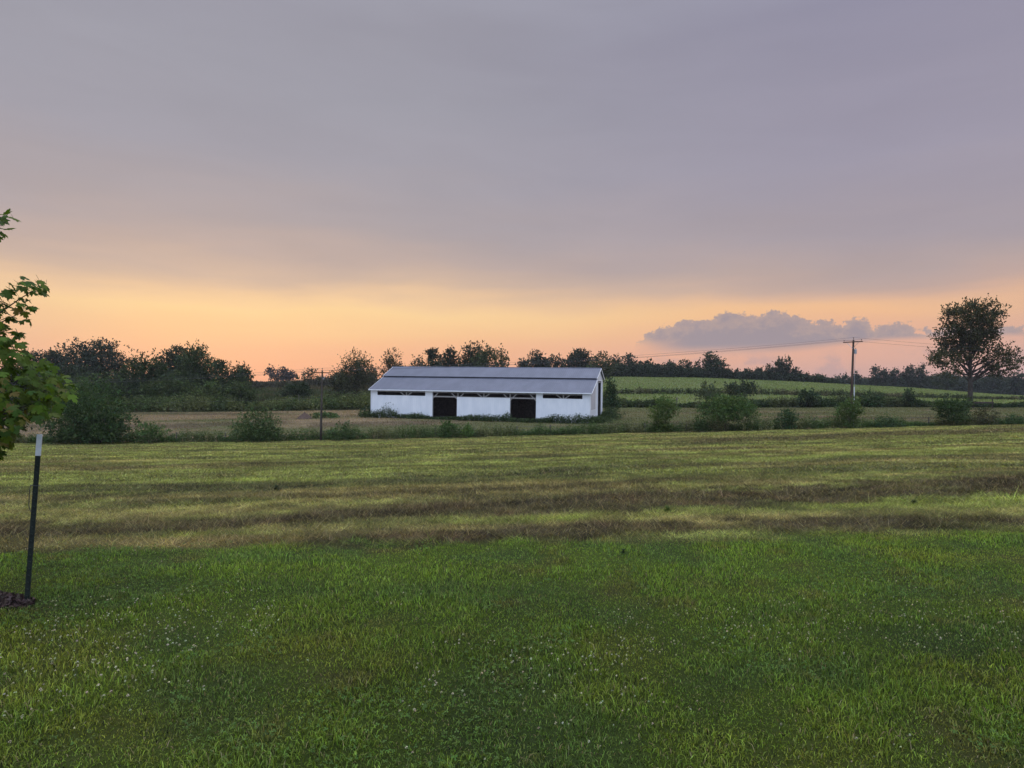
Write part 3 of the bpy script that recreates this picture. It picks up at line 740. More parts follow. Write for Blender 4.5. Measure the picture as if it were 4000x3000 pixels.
# ------------------------------------------------------------------ utility poles and their lines
def at(px, row, d): return np.array([(px - 2000) / F * d, d, EYE - (row - 1500) / F * d])
ARM = {}
def pole(name, label, px, row_top, px_base, d, arm_len, arm_rz, arm_row, r0, r1):
    x, y = XY(px_base, d); zb = gz(x, y); top = at(px, row_top, d) - [x, y, zb]
    root = thing("utility_pole", label, "utility pole", (x, y, zb), 0, "utility poles carrying the power line")
    mb = MB(); lean = top / top[2]
    mb.tube([lean * -.6, lean * 1.5, lean * top[2] * .5, top], [r0 * 1.03, r0, (r0 + r1) / 2, r1], 14)
    mb.build("pole", M_POLE if name == "b" else M_BARK, root, smooth=True)
    za = EYE - (arm_row - 1500) / F * d - zb; c = lean * za
    ax = np.array([math.cos(arm_rz), math.sin(arm_rz), 0])
    front = np.array([ax[1], -ax[0], 0]) * (r1 + .055)
    mb = MB(); mb.bar(c + front - ax * arm_len / 2, c + front + ax * arm_len / 2, .10, .13); mb.build("crossarm", M_POLE, root)
    for s in (-1, 1):
        mb = MB(); mb.bar(c + front * 1.25 + ax * s * arm_len * .30 - [0, 0, .06], lean * (za - .75) + front * .95, .035, .012); mb.build("arm_brace", M_GALV, root)
    pts = []
    for s in (-1, 1):
        p = c + front + ax * s * (arm_len / 2 - .10) + [0, 0, .065]
        mb = MB(); mb.tube([p - [0, 0, .02], p + [0, 0, .09], p + [0, 0, .10], p + [0, 0, .15], p + [0, 0, .16], p + [0, 0, .2]], [.012, .012, .055, .06, .04, .03], 10)
        mb.build("insulator", M_PORC, root, smooth=True); pts.append(p + [x, y, zb + .2])
    p = top + [0, 0, -.02]
    mb = MB(); mb.tube([p, p + [0, 0, .16], p + [0, 0, .17], p + [0, 0, .24], p + [0, 0, .28]], [.014, .014, .055, .06, .03], 10); mb.build("insulator", M_PORC, root, smooth=True)
    pts.append(p + [x, y, zb + .27])
    ARM[name] = (pts, root, lean, np.array([x, y, zb]))
    return root, lean, np.array([x, y, zb]), ax, za
pole('a', "dark wooden utility pole with crossarm standing before the weedy meadow beside the barn", 1259, 1447, 1253, 75.6, 2.1, R(58), 1456, .125, .085)
rt, ln, bs, ax, za = pole('b', "taller reddish utility pole with transformer and pale conduit near the big tree", 3334, 1327, 3322, 76.2, 2.1, R(-50), 1336, .16, .10)
def built_transformer():
    c = ln * (za - 1.05) + np.array([.24, -.02, 0])
    mb = MB(); mb.tube([c + [0, 0, -.27], c + [0, 0, -.25], c + [0, 0, .2], c + [0, 0, .23], c + [0, 0, .25]], [.10, .145, .145, .13, .05], 18)
    mb.box((c[0] - .22, c[1] - .03, c[2] - .12), (c[0] - .12, c[1] + .03, c[2] + .1))
    tr = mb.build("transformer", M_GALV, rt)
    mb = MB(); mb.tube([c + [.05, 0, .25], c + [.05, 0, .31], c + [.05, 0, .32], c + [.05, 0, .4]], [.035, .03, .045, .02], 8); mb.build("bushing", M_PORC, tr)
    mb = MB(); p0 = ln * (za - 1.6) + np.array([.17, -.12, 0]); p1 = ln * 3.4 + np.array([.20, -.16, 0])
    mb.tube([c + [.02, -.05, -.3], p0, p1], .018, 6); mb.build("drop_cable", M_GALV, rt)
    mb = MB(); p1 = ln * 4.6 + np.array([.19, -.17, 0]); p2 = ln * .1 + np.array([.24, -.19, 0])
    mb.tube([p1, p2], [.055, .06], 10); mb.build("conduit", M_PVC, rt)
built_transformer()
def wire(p, q, sag, r, label):
    p = np.array(p, float); q = np.array(q, float)
    pts = [p * (1 - t) + q * t - np.array([0, 0, 4 * sag * t * (1 - t)]) for t in np.linspace(0, 1, 41)]
    mb = MB(); mb.tube(np.array(pts) - p, r, 5, False); o = mb.build("power_line", M_WIRE, None, tuple(p))
    tag(o, label, "power line", "wires strung between the utility poles"); return o
pa, pb = ARM['a'][0], ARM['b'][0]
POS = ["on the nearer arm end", "on the farther arm end", "from the pole tips"]
for i in range(3):
    wire(pa[i], pb[i], .62, .0095, "power wire running behind the sky above the barn roof, %s" % ["hung on the first arm end", "hung on the second arm end", "topmost at the pole tips"][i])
    wire(pa[i], np.array(at(-1700, 1440, 86)) + (pa[i] - pa[2]), 1.75, .0095, "power wire sagging before the dark tree mass, %s" % ["lowest of its three", "middle of its three", "highest of its three"][i])
    if i != 1: wire(pb[i], np.array(at(6000, 1335, 92)) + (pb[i] - pb[2]), 2.0, .0095, "thin power wire leading from the transformer pole to the big tree, %s" % ["lower one", "", "upper one"][i])
b0 = ARM['a'][3]; wire(b0 + ARM['a'][2] * 4.75 + [-.13, 0, 0], at(-1700, 1540, 86), 1.1, .010, "low telephone wire crossing the dark bushes below the power wires")

# ------------------------------------------------------------------ fence, posts, rail, hay heap
def build_fence():
    root = thing("wire_fence", "low wire fence on short posts half lost in weeds along the field edge", "fence")
    mbw = MB(); tops = []
    pxs = [-150, 60, 300, 508, 690, 880, 1090, 1262, 1480, 1700, 1850, 2019, 2150, 2330, 2520, 2680, 2960, 3180, 3420, 3627, 3810, 3930, 4150]
    for k, px in enumerate(pxs):
        x, y = XY(px, 76.6); z = gz(x, y); h = 1.02 + .12 * math.sin(k * 2.3); dx = .05 * math.sin(k * 3.1)
        mb = MB(); mb.tube([(x, y, z - .3), (x + dx * .5, y, z + h * .5), (x + dx, y, z + h)], [.075, .07, .062], 8)
        mb.build("post", M_OLDPOST, root); tops.append((x, y, z))
    for f in (.35, .65, .95):
        mbw.tube([(x, y - .07, z + f) for x, y, z in tops], .008, 4, False)
    mbw.build("wire", M_WIRE, root)
build_fence()
def lone_post(px, row_top, d, r, label, mat, name="fence_post"):
    x, y = XY(px, d); z = gz(x, y); h = EYE - (row_top - 1500) / F * d - z
    mb = MB(); mb.tube([(0, 0, -.3), (0, 0, h * .5), (r * .4, 0, h - r * .5), (r * .4, 0, h)], [r * 1.05, r, r * .95, r * .6], 10)
    tag(mb.build(name, mat, None, (x, y, z), True), label, "post")
lone_post(2643, 1552, 130.5, .14, "grey wooden fence post standing in front of the bright crop strip", M_OLDPOST)
lone_post(1167, 1541, 133, .05, "pale thin stake in the weedy meadow beside the dark bush", M_OLDPOST, "stake")
def build_rail():
    d = 127; x, y = XY(3800, d); z = gz(x, y)
    root = thing("wooden_rail", "low dark wooden rail on two posts beside the big tree trunk", "rail", (x, y, z))
    w = 82 / F * d; z1 = EYE - (1570 - 1500) / F * d - z
    mb = MB(); mb.box((0, -.06, z1 - .28), (w, .0, z1 + .02)); mb.build("rail", M_DARKWOOD, root)
    for xx, e in ((.15, .0), (w - .2, .62)):
        mb = MB(); mb.tube([(xx, .08, -.3), (xx, .08, z1 + e - .03), (xx, .08, z1 + e)], [.085, .08, .06], 8); mb.build("post", M_DARKWOOD, root)
build_rail()
def heap(name, label, cat, px, d, wpx, top, mat, seed):
    x0, y0 = XY(px, d); zb = gz(x0, y0); W = wpx / F * d / 2; H = EYE - (top - 1500) / F * d - zb
    n = 26; V = []; Fc = []
    for i in range(n + 1):
        for j in range(n + 1):
            a, b = -1 + 2 * i / n, -1 + 2 * j / n; r = math.hypot(a, b)
            h = max(0, 1 - r) ** 1.0 * 1.08
            nz = float(vnoise(np.array([a * 4 + seed]), np.array([b * 4.]), 3)[0] - .5) * .22 + float(vnoise(np.array([a * 11]), np.array([b * 11.]), 6)[0] - .5) * .12
            V.append((a * W * 1.1, b * W * 1.1, H * (h + nz * min(1, h * 3)) - .12 * (r > .98)))
    for i in range(n):
        for j in range(n):
            k = i * (n + 1) + j; Fc.append((k, k + n + 1, k + n + 2, k + 1))
    me = bpy.data.meshes.new(name); me.from_pydata(V, [], Fc); me.update()
    return tag(link(name, me, mat, None, (x0, y0, zb)), label, cat)
heap("hay_heap", "small brown conical heap of old hay on the stubble beside the wooden pole", "heap", 1190, 100, 56, 1612, M_STUB, 2)

# ------------------------------------------------------------------ weeds that grow in lines (too many to count)
def weeds(name, label, x, y, h, tint, leaf, per=12, z=None):
    n = len(x); z = zg(x, y) if z is None else z
    t = rng.uniform(.0, 1, (n, per)) ** .8
    sway = rng.normal(0, .16, (n, 2))
    P = np.stack([x[:, None] + sway[:, :1] * h[:, None] * t + rng.normal(0, .09, (n, per)) * h[:, None],
                  y[:, None] + sway[:, 1:] * h[:, None] * t + rng.normal(0, .09, (n, per)) * h[:, None], z[:, None] + h[:, None] * t], 2)
    pl = np.exp(rng.normal(0, .25, n))[:, None] * np.exp(rng.normal(0, .18, (n, per)))
    tn = np.asarray(tint, float); tn = np.tile(tn, (n, 1)) if tn.ndim == 1 else tn
    c = (tn[:, None, :] * pl[..., None]).reshape(-1, 3)
    s = (leaf * rng.uniform(.6, 1.5, (n, per)) * (1.15 - .5 * t)).ravel()
    out = rng.normal(0, 1, (n * per, 3)); out[:, 2] *= .3
    V, L, cc = leaf_quads(P.reshape(-1, 3), s, out, np.clip(c, .004, .6), .5, .5)
    return tag(link(name, raw_mesh(name, V, L, np.full(len(L), 4), cc), M_LEAF), label, "weeds", kind='stuff')
def weed_lines():
    kx = [-400, 60, 130, 560, 675, 690, 705, 865, 880, 905, 1095, 1100, 1240, 1275, 1400, 1420, 1500, 1510, 1560, 1690, 1720, 1840, 1860, 1920, 1945, 1960, 2000, 2060, 2110, 2130, 2250, 2300, 2400, 2480, 2540, 2650, 2700, 2800, 2950, 3050, 3150, 3250, 3400, 3520, 3540, 3650, 3680, 3800, 3900, 3920, 3950, 4500]
    kh = [.9, .9, .8, .9, .7, .25, .95, .95, .2, .8, .8, .9, .95, .5, 1.1, .8, .85, .5, .95, 1.0, 1.25, 1.25, .6, .95, .8, .45, .7, .5, 1., .5, .9, .85, 1.05, .9, 1, .9, .9, 1.1, .9, .9, 1., 1.1, .9, 1., .3, .3, .9, .8, .8, .4, .9, .9]
    n = 8200; px = rng.uniform(-400, 4500, n); d = 75.9 + np.abs(rng.normal(0, .75, n))
    x = (px - 2000) / F * d; y = d
    h = np.interp(px, kx, kh) * (.35 + 1.6 * fbm(x * .6, y * .3, 61, 4)) * rng.uniform(.5, 1.35, n)
    tint = lerp(np.tile(C3(.062, .100, .030), (n, 1)), C3(.150, .135, .062), sstep(fbm(x * .35, y * .3, 62, 3), .50, .70) * .6)
    weeds("fence_weeds", "ragged strip of weeds growing along the wire fence", x, y, h, tint, .17, 11)
    # foot of the barn
    n = 1500; bx = rng.uniform(-1.2, BL_ + .6, n); by = -rng.uniform(.25, 1.6, n) ** 1.0
    hh = 1.25 * np.interp(bx, [-1.5, 0, 2.5, 3.2, 4.2, 5, 8, 9.6, 10.2, 13, 13.6, 15, 18, 20.4, 21.2, 22, 25, 26.5, 28, 30, 32, 33.5], [.8, .6, .9, 1.7, 1.0, .5, .6, .3, .2, .3, .5, .55, .7, .7, 1.1, .45, .4, .5, .85, 1.0, 1.05, 1.0])
    p = np.array([barn_pt(a, b) for a, b in zip(bx, by)])
    h = hh * (.5 + .8 * fbm(p[:, 0] * .8, p[:, 1] * .8, 63, 3)) * rng.uniform(.6, 1.2, n)
    n2 = 1200; bx2 = BL_ + .3 + np.abs(rng.normal(0, .9, n2)); by2 = rng.uniform(-1, BW + 2.5, n2)
    p2 = np.array([barn_pt(a, b) for a, b in zip(bx2, by2)]); h2 = rng.uniform(.4, 1.0, n2) * np.interp(by2, [-1, 4, 8, 13], [1.1, .6, .9, 1.8])
    P = np.concatenate([p, p2]); H = np.concatenate([h, h2])
    weeds("barn_weeds", "dark weeds growing along the foot of the barn walls", P[:, 0], P[:, 1], H, lerp(np.tile(C3(.036, .058, .022), (len(H), 1)), C3(.065, .088, .03), rng.random(len(H)) ** 2), .21, 11)
    # hedge rows behind
    n = 5200; px = rng.uniform(2345, 4700, n); d = rng.uniform(130.5, 134.5, n); x = (px - 2000) / F * d
    h = np.interp(px, [2345, 2420, 2480, 2560, 2640, 2720, 2850, 2950, 3050, 3150, 3300, 3500, 3650, 3760, 3880, 4000], [3.2, 2.4, 1.8, 1.5, .9, .8, 1.6, 1.7, 2.1, 1.8, 2.0, 1.9, 1.5, .9, .8, .9]) * (.15 + 1.5 * fbm(x * .28, d * .2, 65, 4)) * rng.uniform(.55, 1.2, n)
    weeds("hedge_row", "dark overgrown hedge row at the foot of the crop rise", x, d, h * .9, lerp(np.tile(C3(.034, .055, .020), (n, 1)), C3(.075, .085, .034), sstep(fbm(x * .3, d * .3, 81, 3), .42, .62)), .42, 11)
    n = 2600; px = rng.uniform(2380, 4600, n); d = rng.uniform(179, 182, n); x = (px - 2000) / F * d
    h = np.interp(px, [2380, 2520, 2560, 2750, 3300, 3700, 3800, 4200], [1.6, 1.9, 1.2, 1.8, 1.6, 1.3, .8, .8]) * (.4 + 1.0 * fbm(x * .2, d * .2, 66, 4)) * rng.uniform(.5, 1.2, n)
    weeds("weed_row", "brownish row of tall weeds across the middle of the crop rise", x, d, h, lerp(np.tile(C3(.05, .062, .026), (n, 1)), C3(.11, .095, .05), sstep(fbm(x * .3, d * .3, 82, 3), .42, .62)), .45, 8)
    n = 5200; px = rng.uniform(-600, 1450, n); d = rng.uniform(130, 139, n); x = (px - 2000) / F * d
    h = np.interp(px, [-600, 600, 800, 1000, 1200, 1330, 1450], [3, 3, 2.8, 2.6, 2.2, 2.0, 2.6]) * (.1 + 1.6 * fbm(x * .14, d * .14, 67, 4)) * rng.uniform(.5, 1.1, n)
    weeds("brush_row", "low green brush lining the back edge of the pale stubble", x, d, h, lerp(np.tile(C3(.055, .080, .026), (n, 1)), C3(.105, .115, .042), sstep(fbm(x * .25, d * .3, 83, 3), .42, .62)), .44, 9)
    # thickets in which single trees cannot be told apart
    n = 3200; px = rng.uniform(2280, 3270, n); d = rng.uniform(296, 306, n); x = (px - 2000) / F * d
    h = np.interp(px, [2280, 2450, 2700, 2900, 3100, 3270], [7, 7.5, 6, 5, 4.5, 3]) * (.45 + .8 * fbm(x * .1, d * .1, 68, 4)) * rng.uniform(.5, 1.1, n)
    weeds("thicket", "dark thicket filling the gaps under the crest trees", x, d, h, (.030, .042, .022), 1.1, 16)
    n = 5600; px = rng.uniform(3260, 5200, n); d = rng.uniform(380, 420, n); x = (px - 2000) / F * d; z = zg(x, d)
    top = np.interp(px, [3260, 3300, 3400, 3500, 3650, 3800, 4000, 4300, 5200], [1502, 1485, 1470, 1466, 1462, 1466, 1474, 1480, 1480])
    h = np.maximum(1.5, (EYE - (top - 1500) / F * d - z)) * (.66 + .5 * fbm(x * .06, d * .06, 69, 4)) * rng.uniform(.6, 1.0, n)
    weeds("far_wood", "distant hazy wood beyond the crop rise and the big tree", x, d, h, (.034, .046, .028), 1.7, 18, z)
    n = 3600; px = rng.uniform(-700, 980, n); d = rng.uniform(150, 168, n); x = (px - 2000) / F * d
    h = np.interp(px, [-700, 300, 520, 760, 880, 980], [9, 9, 9, 8, 6, 2.5]) * (.5 + .7 * fbm(x * .08, d * .08, 70, 4)) * rng.uniform(.5, 1.0, n)
    weeds("understorey", "dark understorey filling the space below the tall tree mass", x, d, h, lerp(np.tile(C3(.030, .043, .019), (n, 1)), C3(.056, .075, .026), sstep(fbm(x * .12, d * .12, 84, 3), .42, .62)), .8, 16)
    n = 1500; px = rng.uniform(960, 1470, n); d = rng.uniform(235, 260, n); x = (px - 2000) / F * d
    h = np.interp(px, [960, 1050, 1200, 1350, 1470], [3, 2.0, 2.4, 5.0, 6]) * (.4 + .9 * fbm(x * .1, d * .1, 71, 4)) * rng.uniform(.5, 1.1, n)
    weeds("skyline_brush", "uneven brush along the meadow skyline behind the wooden pole", x, d, h, (.046, .044, .027), .9, 10)
weed_lines()

# ------------------------------------------------------------------ trees and bushes, one by one
GF = "bushes and saplings along the wire fence"
plant("bush", "largest dark fence bush, broad and round, overlapped by the maple leaves", "bush", 362, 75, 1482, 168, 'bush', tint=(.036, .060, .020), cover=4.2, leaf=.22, spike=.10, group=GF, trunk=.012, limbs=16, nstem=6, zmin=.04)
plant("bush", "small light green fence bush with a tall thin sprig beside the largest dark bush", "bush", 592, 75.2, 1652, 70, 'young', tint=(.062, .098, .030), cover=1.7, leaf=.17, group=GF, trunk=.02, limbs=10, nstem=4, zmin=.02)
plant("bush", "round mid green fence bush in front of the pale stubble, nearest the wooden pole", "bush", 1000, 75.2, 1588, 88, 'bush', tint=(.048, .074, .024), cover=3.2, leaf=.17, spike=.2, group=GF, trunk=.014, limbs=14, nstem=6, zmin=.02)
plant("bush", "low bush draped with vines just past the wooden pole", "bush", 1338, 75.2, 1648, 62, 'bush', tint=(.05, .078, .028), cover=2.6, leaf=.17, group=GF, trunk=.018, limbs=8, nstem=4, zmin=.02)
plant("bush", "small leafy fence bush below the first dark barn doorway", "bush", 1745, 75.6, 1645, 36, 'young', tint=(.05, .088, .026), cover=2.8, leaf=.15, group=GF, trunk=.018, limbs=8, nstem=3, zmin=.02)
plant("bush", "narrow yellow green fence sapling below the middle of the barn", "bush", 1828, 75.6, 1652, 24, 'cone', tint=(.07, .115, .03), cover=2.6, leaf=.14, group=GF, trunk=.018, limbs=6, nstem=2, zmin=.02)
plant("sapling", "upright yellow green sapling standing alone past the barn's end", "sapling", 2592, 76, 1544, 58, 'young', tint=(.068, .100, .027), cover=3.2, leaf=.17, group=GF, trunk=.016, limbs=12, nstem=2, zmin=.02)
plant("bush", "big dense fence bush, yellow green on top and dark below", "bush", 2842, 75.2, 1544, 112, 'round', tint=(.050, .080, .023), cover=3.8, leaf=.19, spike=.14, group=GF, trunk=.014, limbs=14, nstem=6, zmin=.03)
plant("bush", "low dark bush at the foot of the big dense fence bush", "bush", 2735, 75.4, 1640, 44, 'bush', tint=(.04, .062, .022), cover=2.6, leaf=.16, group=GF, trunk=.018, limbs=6, nstem=3, zmin=.02)
plant("bush", "dark spiky bush in the fence weeds between the dense bush and the transformer pole", "bush", 3078, 75.6, 1600, 40, 'young', tint=(.034, .060, .024), cover=3.0, leaf=.16, spike=.35, group=GF, trunk=.016, limbs=8, nstem=3, zmin=.02)
plant("bush", "light green bush hiding the foot of the transformer pole", "bush", 3326, 75.2, 1552, 50, 'young', tint=(.062, .092, .026), cover=3.2, leaf=.17, spike=.2, group=GF, trunk=.014, limbs=10, nstem=3, zmin=.02)
plant("bush", "low bluish bush beside the light bush of the transformer pole", "bush", 3468, 75.6, 1632, 48, 'bush', tint=(.040, .066, .028), cover=2.6, leaf=.16, group=GF, trunk=.018, limbs=6, nstem=3, zmin=.02)
plant("bush", "dark fan shaped bush before the trunk of the big tree", "bush", 3722, 75.6, 1556, 66, 'broom', tint=(.036, .058, .020), cover=4.2, leaf=.18, spike=.25, group=GF, trunk=.014, limbs=12, nstem=5, zmin=.02)
plant("bush", "thin brownish bush next to the dark fan shaped bush", "bush", 3850, 75.8, 1590, 50, 'bush', tint=(.062, .060, .030), cover=2.2, leaf=.15, spike=.25, group=GF, trunk=.018, limbs=8, nstem=4, zmin=.02)
plant("bush", "low mid green fence bush beyond the thin brownish one", "bush", 3962, 75.6, 1622, 40, 'bush', tint=(.042, .066, .024), cover=2.6, leaf=.16, group=GF, trunk=.018, limbs=6, nstem=3, zmin=.02)

GH = "bushes in and above the hedge row"
plant("bush", "feathery pale bush rising above the hedge row behind the dense fence bush", "bush", 2768, 128, 1492, 48, 'round', tint=(.055, .070, .036), cover=2.0, leaf=.32, spike=.3, group=GH, trunk=.02, limbs=16, nstem=4)
plant("bush", "dark spreading bush on the crop rise above the dense fence bush", "bush", 2900, 150, 1486, 62, 'broom', tint=(.036, .048, .024), cover=3.0, leaf=.4, spike=.3, group=GH, trunk=.016, limbs=12, nstem=5)
plant("bush", "dark tall bush at the hedge row between the spiky bush and the transformer pole", "bush", 3158, 130, 1520, 45, 'round', tint=(.030, .046, .022), cover=3.2, leaf=.36, spike=.3, group=GH, trunk=.02, limbs=8, nstem=4)
plant("bush", "rounded dark bush in the hedge row just past the transformer pole", "bush", 3402, 131, 1524, 44, 'bush', tint=(.034, .056, .022), cover=3.0, leaf=.36, spike=.2, group=GH, trunk=.02, limbs=8, nstem=4)
plant("bush", "small tree shaped bush in the hedge row halfway to the big tree", "bush", 3548, 131, 1519, 24, 'round', tint=(.028, .044, .018), cover=3.4, leaf=.34, spike=.1, group=GH, trunk=.03, limbs=8)
plant("bush", "tall dark vine bush against the back corner of the barn", "bush", 2385, 112, 1486, 34, 'cone', tint=(.030, .050, .021), cover=3.6, leaf=.3, spike=.15, group=GH, trunk=.02, limbs=8, nstem=3)
plant("bush", "dark green bush against the shaded far corner of the barn", "bush", 1432, 108, 1588, 30, 'bush', tint=(.030, .048, .022), cover=3.0, leaf=.27, group=GH, trunk=.02, limbs=6, nstem=3)
plant("bush", "low spreading green bush beside the brown hay heap", "bush", 1275, 101, 1612, 56, 'mass', tint=(.056, .086, .030), cover=5.5, leaf=.25, spike=.12, group=GH, trunk=.015, limbs=6, nstem=4, zmin=.02)

# the tall mass of trees beyond the stubble
GL = "trees of the tall mass beyond the stubble"
plant("tree", "lowest dome of the tree mass, half hidden by the maple", "tree", 165, 185, 1375, 85, 'dome', tint=(.030, .040, .026), cover=4.0, group=GL)
plant("tree", "tallest dome shaped tree with gaps in its crown, greyed by haze", "tree", 368, 195, 1333, 130, 'dome', tint=(.033, .042, .028), cover=3.9, spike=.12, group=GL, ragged=.2)
plant("tree", "dark tree between the dome shaped tree and the spiky topped one", "tree", 255, 170, 1425, 90, 'round', tint=(.028, .038, .021), cover=3.8, group=GL)
plant("tree", "dark square tree with spiky shoots on top", "tree", 572, 152, 1382, 90, 'mass', tint=(.038, .054, .021), cover=4.0, spike=.22, group=GL)
plant("tree", "smooth dark hump of a tree behind the spiky topped one", "tree", 692, 172, 1360, 74, 'dome', tint=(.032, .042, .024), cover=4.8, spike=.08, group=GL)
plant("tree", "feathery topped tree beside the smooth hump", "tree", 762, 158, 1354, 84, 'tall', tint=(.044, .060, .023), cover=3.8, spike=.26, group=GL)
plant("tree", "lower ragged tree with loose twigs at the end of the tree mass", "tree", 890, 156, 1412, 64, 'twin', tint=(.036, .050, .022), cover=3.6, spike=.22, group=GL)
plant("tree", "small rounded tree closing the tree mass towards the meadow", "tree", 940, 160, 1426, 44, 'round', tint=(.034, .046, .021), cover=3.6, spike=.16, group=GL)
plant("tree", "dark bushy tree low under the feathery topped tree", "tree", 660, 141, 1472, 110, 'mass', tint=(.046, .064, .023), cover=3.8, group=GL)
plant("tree", "lighter green bushy tree low in front of the tree mass", "tree", 812, 138, 1492, 70, 'bush', tint=(.060, .080, .026), cover=3.6, group=GL)
plant("tree", "small dark round tree at the meadow edge of the tree mass", "tree", 940, 136, 1492, 60, 'round', tint=(.048, .064, .024), cover=3.6, group=GL)
plant("tree", "very dark tree standing low just behind the largest fence bush", "tree", 470, 139, 1470, 90, 'bush', tint=(.024, .034, .017), cover=4.0, group=GL)
plant("tree", "dark tree low behind the maple leaves", "tree", 60, 150, 1425, 95, 'mass', tint=(.026, .036, .018), cover=3.8, group=GL)
# meadow and skyline by the barn
GS = "trees on the skyline around the barn"
plant("tree", "small purplish twin crowned tree far off on the meadow skyline", "tree", 1084, 380, 1432, 46, 'twin', tint=(.046, .042, .036), cover=2.6, spike=.16, group=GS, ragged=.22)
plant("tree", "dim low tree beside the far twin crowned tree", "tree", 1130, 385, 1450, 28, 'round', tint=(.044, .042, .036), cover=2.8, group=GS)
plant("tree", "loose small tree right behind the wooden pole", "tree", 1212, 240, 1438, 32, 'tall', tint=(.056, .058, .030), cover=1.8, spike=.35, group=GS, trunk=.025)
plant("bush", "dark domed bush in the meadow before the wooden pole", "bush", 1158, 150, 1484, 62, 'dome', tint=(.027, .038, .019), cover=4.2, group=GS, spike=.1, trunk=.02, nstem=4)
plant("tree", "open crowned spiky tree standing beside the barn's end", "tree", 1395, 165, 1374, 70, 'round', tint=(.048, .052, .024), cover=2.1, leaf=.4, spike=.40, group=GS, trunk=.022, limbs=34, ragged=.25)
plant("tree", "low dark tree under the open crowned spiky tree", "tree", 1330, 172, 1452, 40, 'round', tint=(.036, .042, .024), cover=2.8, group=GS)
plant("tree", "thin twiggy tree over the high end of the barn roof", "tree", 1532, 175, 1368, 50, 'tall', tint=(.052, .050, .027), cover=1.7, leaf=.42, spike=.36, group=GS, trunk=.022, limbs=26, ragged=.25)
plant("tree", "smallest pale twiggy tree over the barn roof", "tree", 1624, 185, 1391, 28, 'broom', tint=(.062, .056, .032), cover=1.5, spike=.35, group=GS, trunk=.022, limbs=18)
plant("tree", "ragged dark tree over the barn roof beside the pale twiggy one", "tree", 1712, 215, 1366, 46, 'twin', tint=(.030, .038, .023), cover=3.2, spike=.24, group=GS, ragged=.22)
plant("tree", "full dark tree over the barn roof, second of its clump", "tree", 1764, 218, 1362, 44, 'tall', tint=(.030, .038, .023), cover=3.6, spike=.2, group=GS)
plant("tree", "tallest tree of the clump over the middle of the barn roof", "tree", 1850, 210, 1343, 54, 'tall', tint=(.030, .038, .022), cover=3.6, spike=.22, group=GS)
plant("tree", "wide bushy greener tree ending the clump over the roof", "tree", 1924, 190, 1356, 72, 'mass', tint=(.042, .054, .022), cover=3.4, spike=.32, group=GS)
plant("tree", "low dark filler tree in the clump over the roof", "tree", 1680, 205, 1405, 60, 'mass', tint=(.028, .037, .021), cover=3.2, group=GS)
plant("tree", "first low spiky tree after the gap over the roof", "tree", 2042, 250, 1402, 24, 'broom', tint=(.034, .040, .024), cover=2.8, spike=.3, group=GS)
plant("tree", "rounded dark tree after the gap over the roof", "tree", 2098, 262, 1374, 44, 'round', tint=(.028, .035, .023), cover=3.6, spike=.18, group=GS)
plant("tree", "level topped tree between two rounded ones over the roof", "tree", 2172, 265, 1388, 46, 'mass', tint=(.030, .037, .023), cover=3.4, spike=.22, group=GS)
plant("tree", "broad dark tree over the low end of the roof", "tree", 2264, 255, 1366, 52, 'round', tint=(.028, .036, .021), cover=3.8, spike=.22, group=GS)
plant("tree", "greener loose tree just above the gable peak", "tree", 2350, 240, 1381, 52, 'tall', tint=(.048, .056, .025), cover=2.8, spike=.32, group=GS)
# along the crest of the crop rise
GC = "trees along the crest of the crop rise"
crest = [
 (2412, 1387, 22, 'round', 2.0, "thin topped crest tree next to the greener tree of the gable"),
 (2462, 1384, 32, 'tall', 3.6, "dark pointed crest tree, second past the gable"),
 (2526, 1408, 30, 'round', 3.4, "round headed crest tree, third past the gable"),
 (2572, 1424, 20, 'twin', 2.6, "small forked crest tree, fourth past the gable"),
 (2622, 1413, 34, 'round', 3.2, "wide crest tree before the crest's tallest one, farther from it"),
 (2674, 1408, 34, 'mass', 3.2, "wide crest tree before the crest's tallest one, nearer to it"),
 (2728, 1410, 22, 'cone', 3.4, "slim dark crest tree touching the crest's tallest one"),
 (2788, 1379, 42, 'twin', 3.6, "tallest crest tree, double headed and standing clear above the others"),
 (2846, 1442, 22, 'round', 3.0, "low crest tree just past the tallest double headed one"),
 (2882, 1443, 17, 'cone', 2.8, "low pointed crest bush following the tallest crest tree"),
 (2918, 1440, 17, 'cone', 2.8, "small conifer shaped crest tree before the sky gap"),
 (2962, 1438, 24, 'tall', 2.6, "loose crest tree opening the second crest clump"),
 (3008, 1426, 30, 'mass', 3.0, "broad crest tree in the middle of the second crest clump"),
 (3044, 1398, 24, 'tall', 3.2, "tall narrow crest tree, first of a pair in the second clump"),
 (3072, 1397, 22, 'tall', 3.2, "tall narrow crest tree, second of a pair in the second clump"),
 (3108, 1438, 22, 'cone', 2.8, "thin pointed crest tree past the tall pair"),
 (3140, 1456, 20, 'broom', 2.6, "low ragged crest bush sloping down past the tall pair"),
 (3172, 1476, 14, 'bush', 2.6, "smallest crest bush at the end of the second clump"),
 (3202, 1463, 28, 'dome', 4.2, "dark dome shaped crest bush standing last before the gap"),
]
for px, top, hw, st, cv, lb in crest:
    plant("tree", lb, "tree", px, 300, top, hw, st, tint=(.029 + .006 * rng.random(), .038 + .008 * rng.random(), .024), cover=cv, spike=.22, group=GC, limbs=8, ragged=.22)
GW = "trees standing out of the far wood"
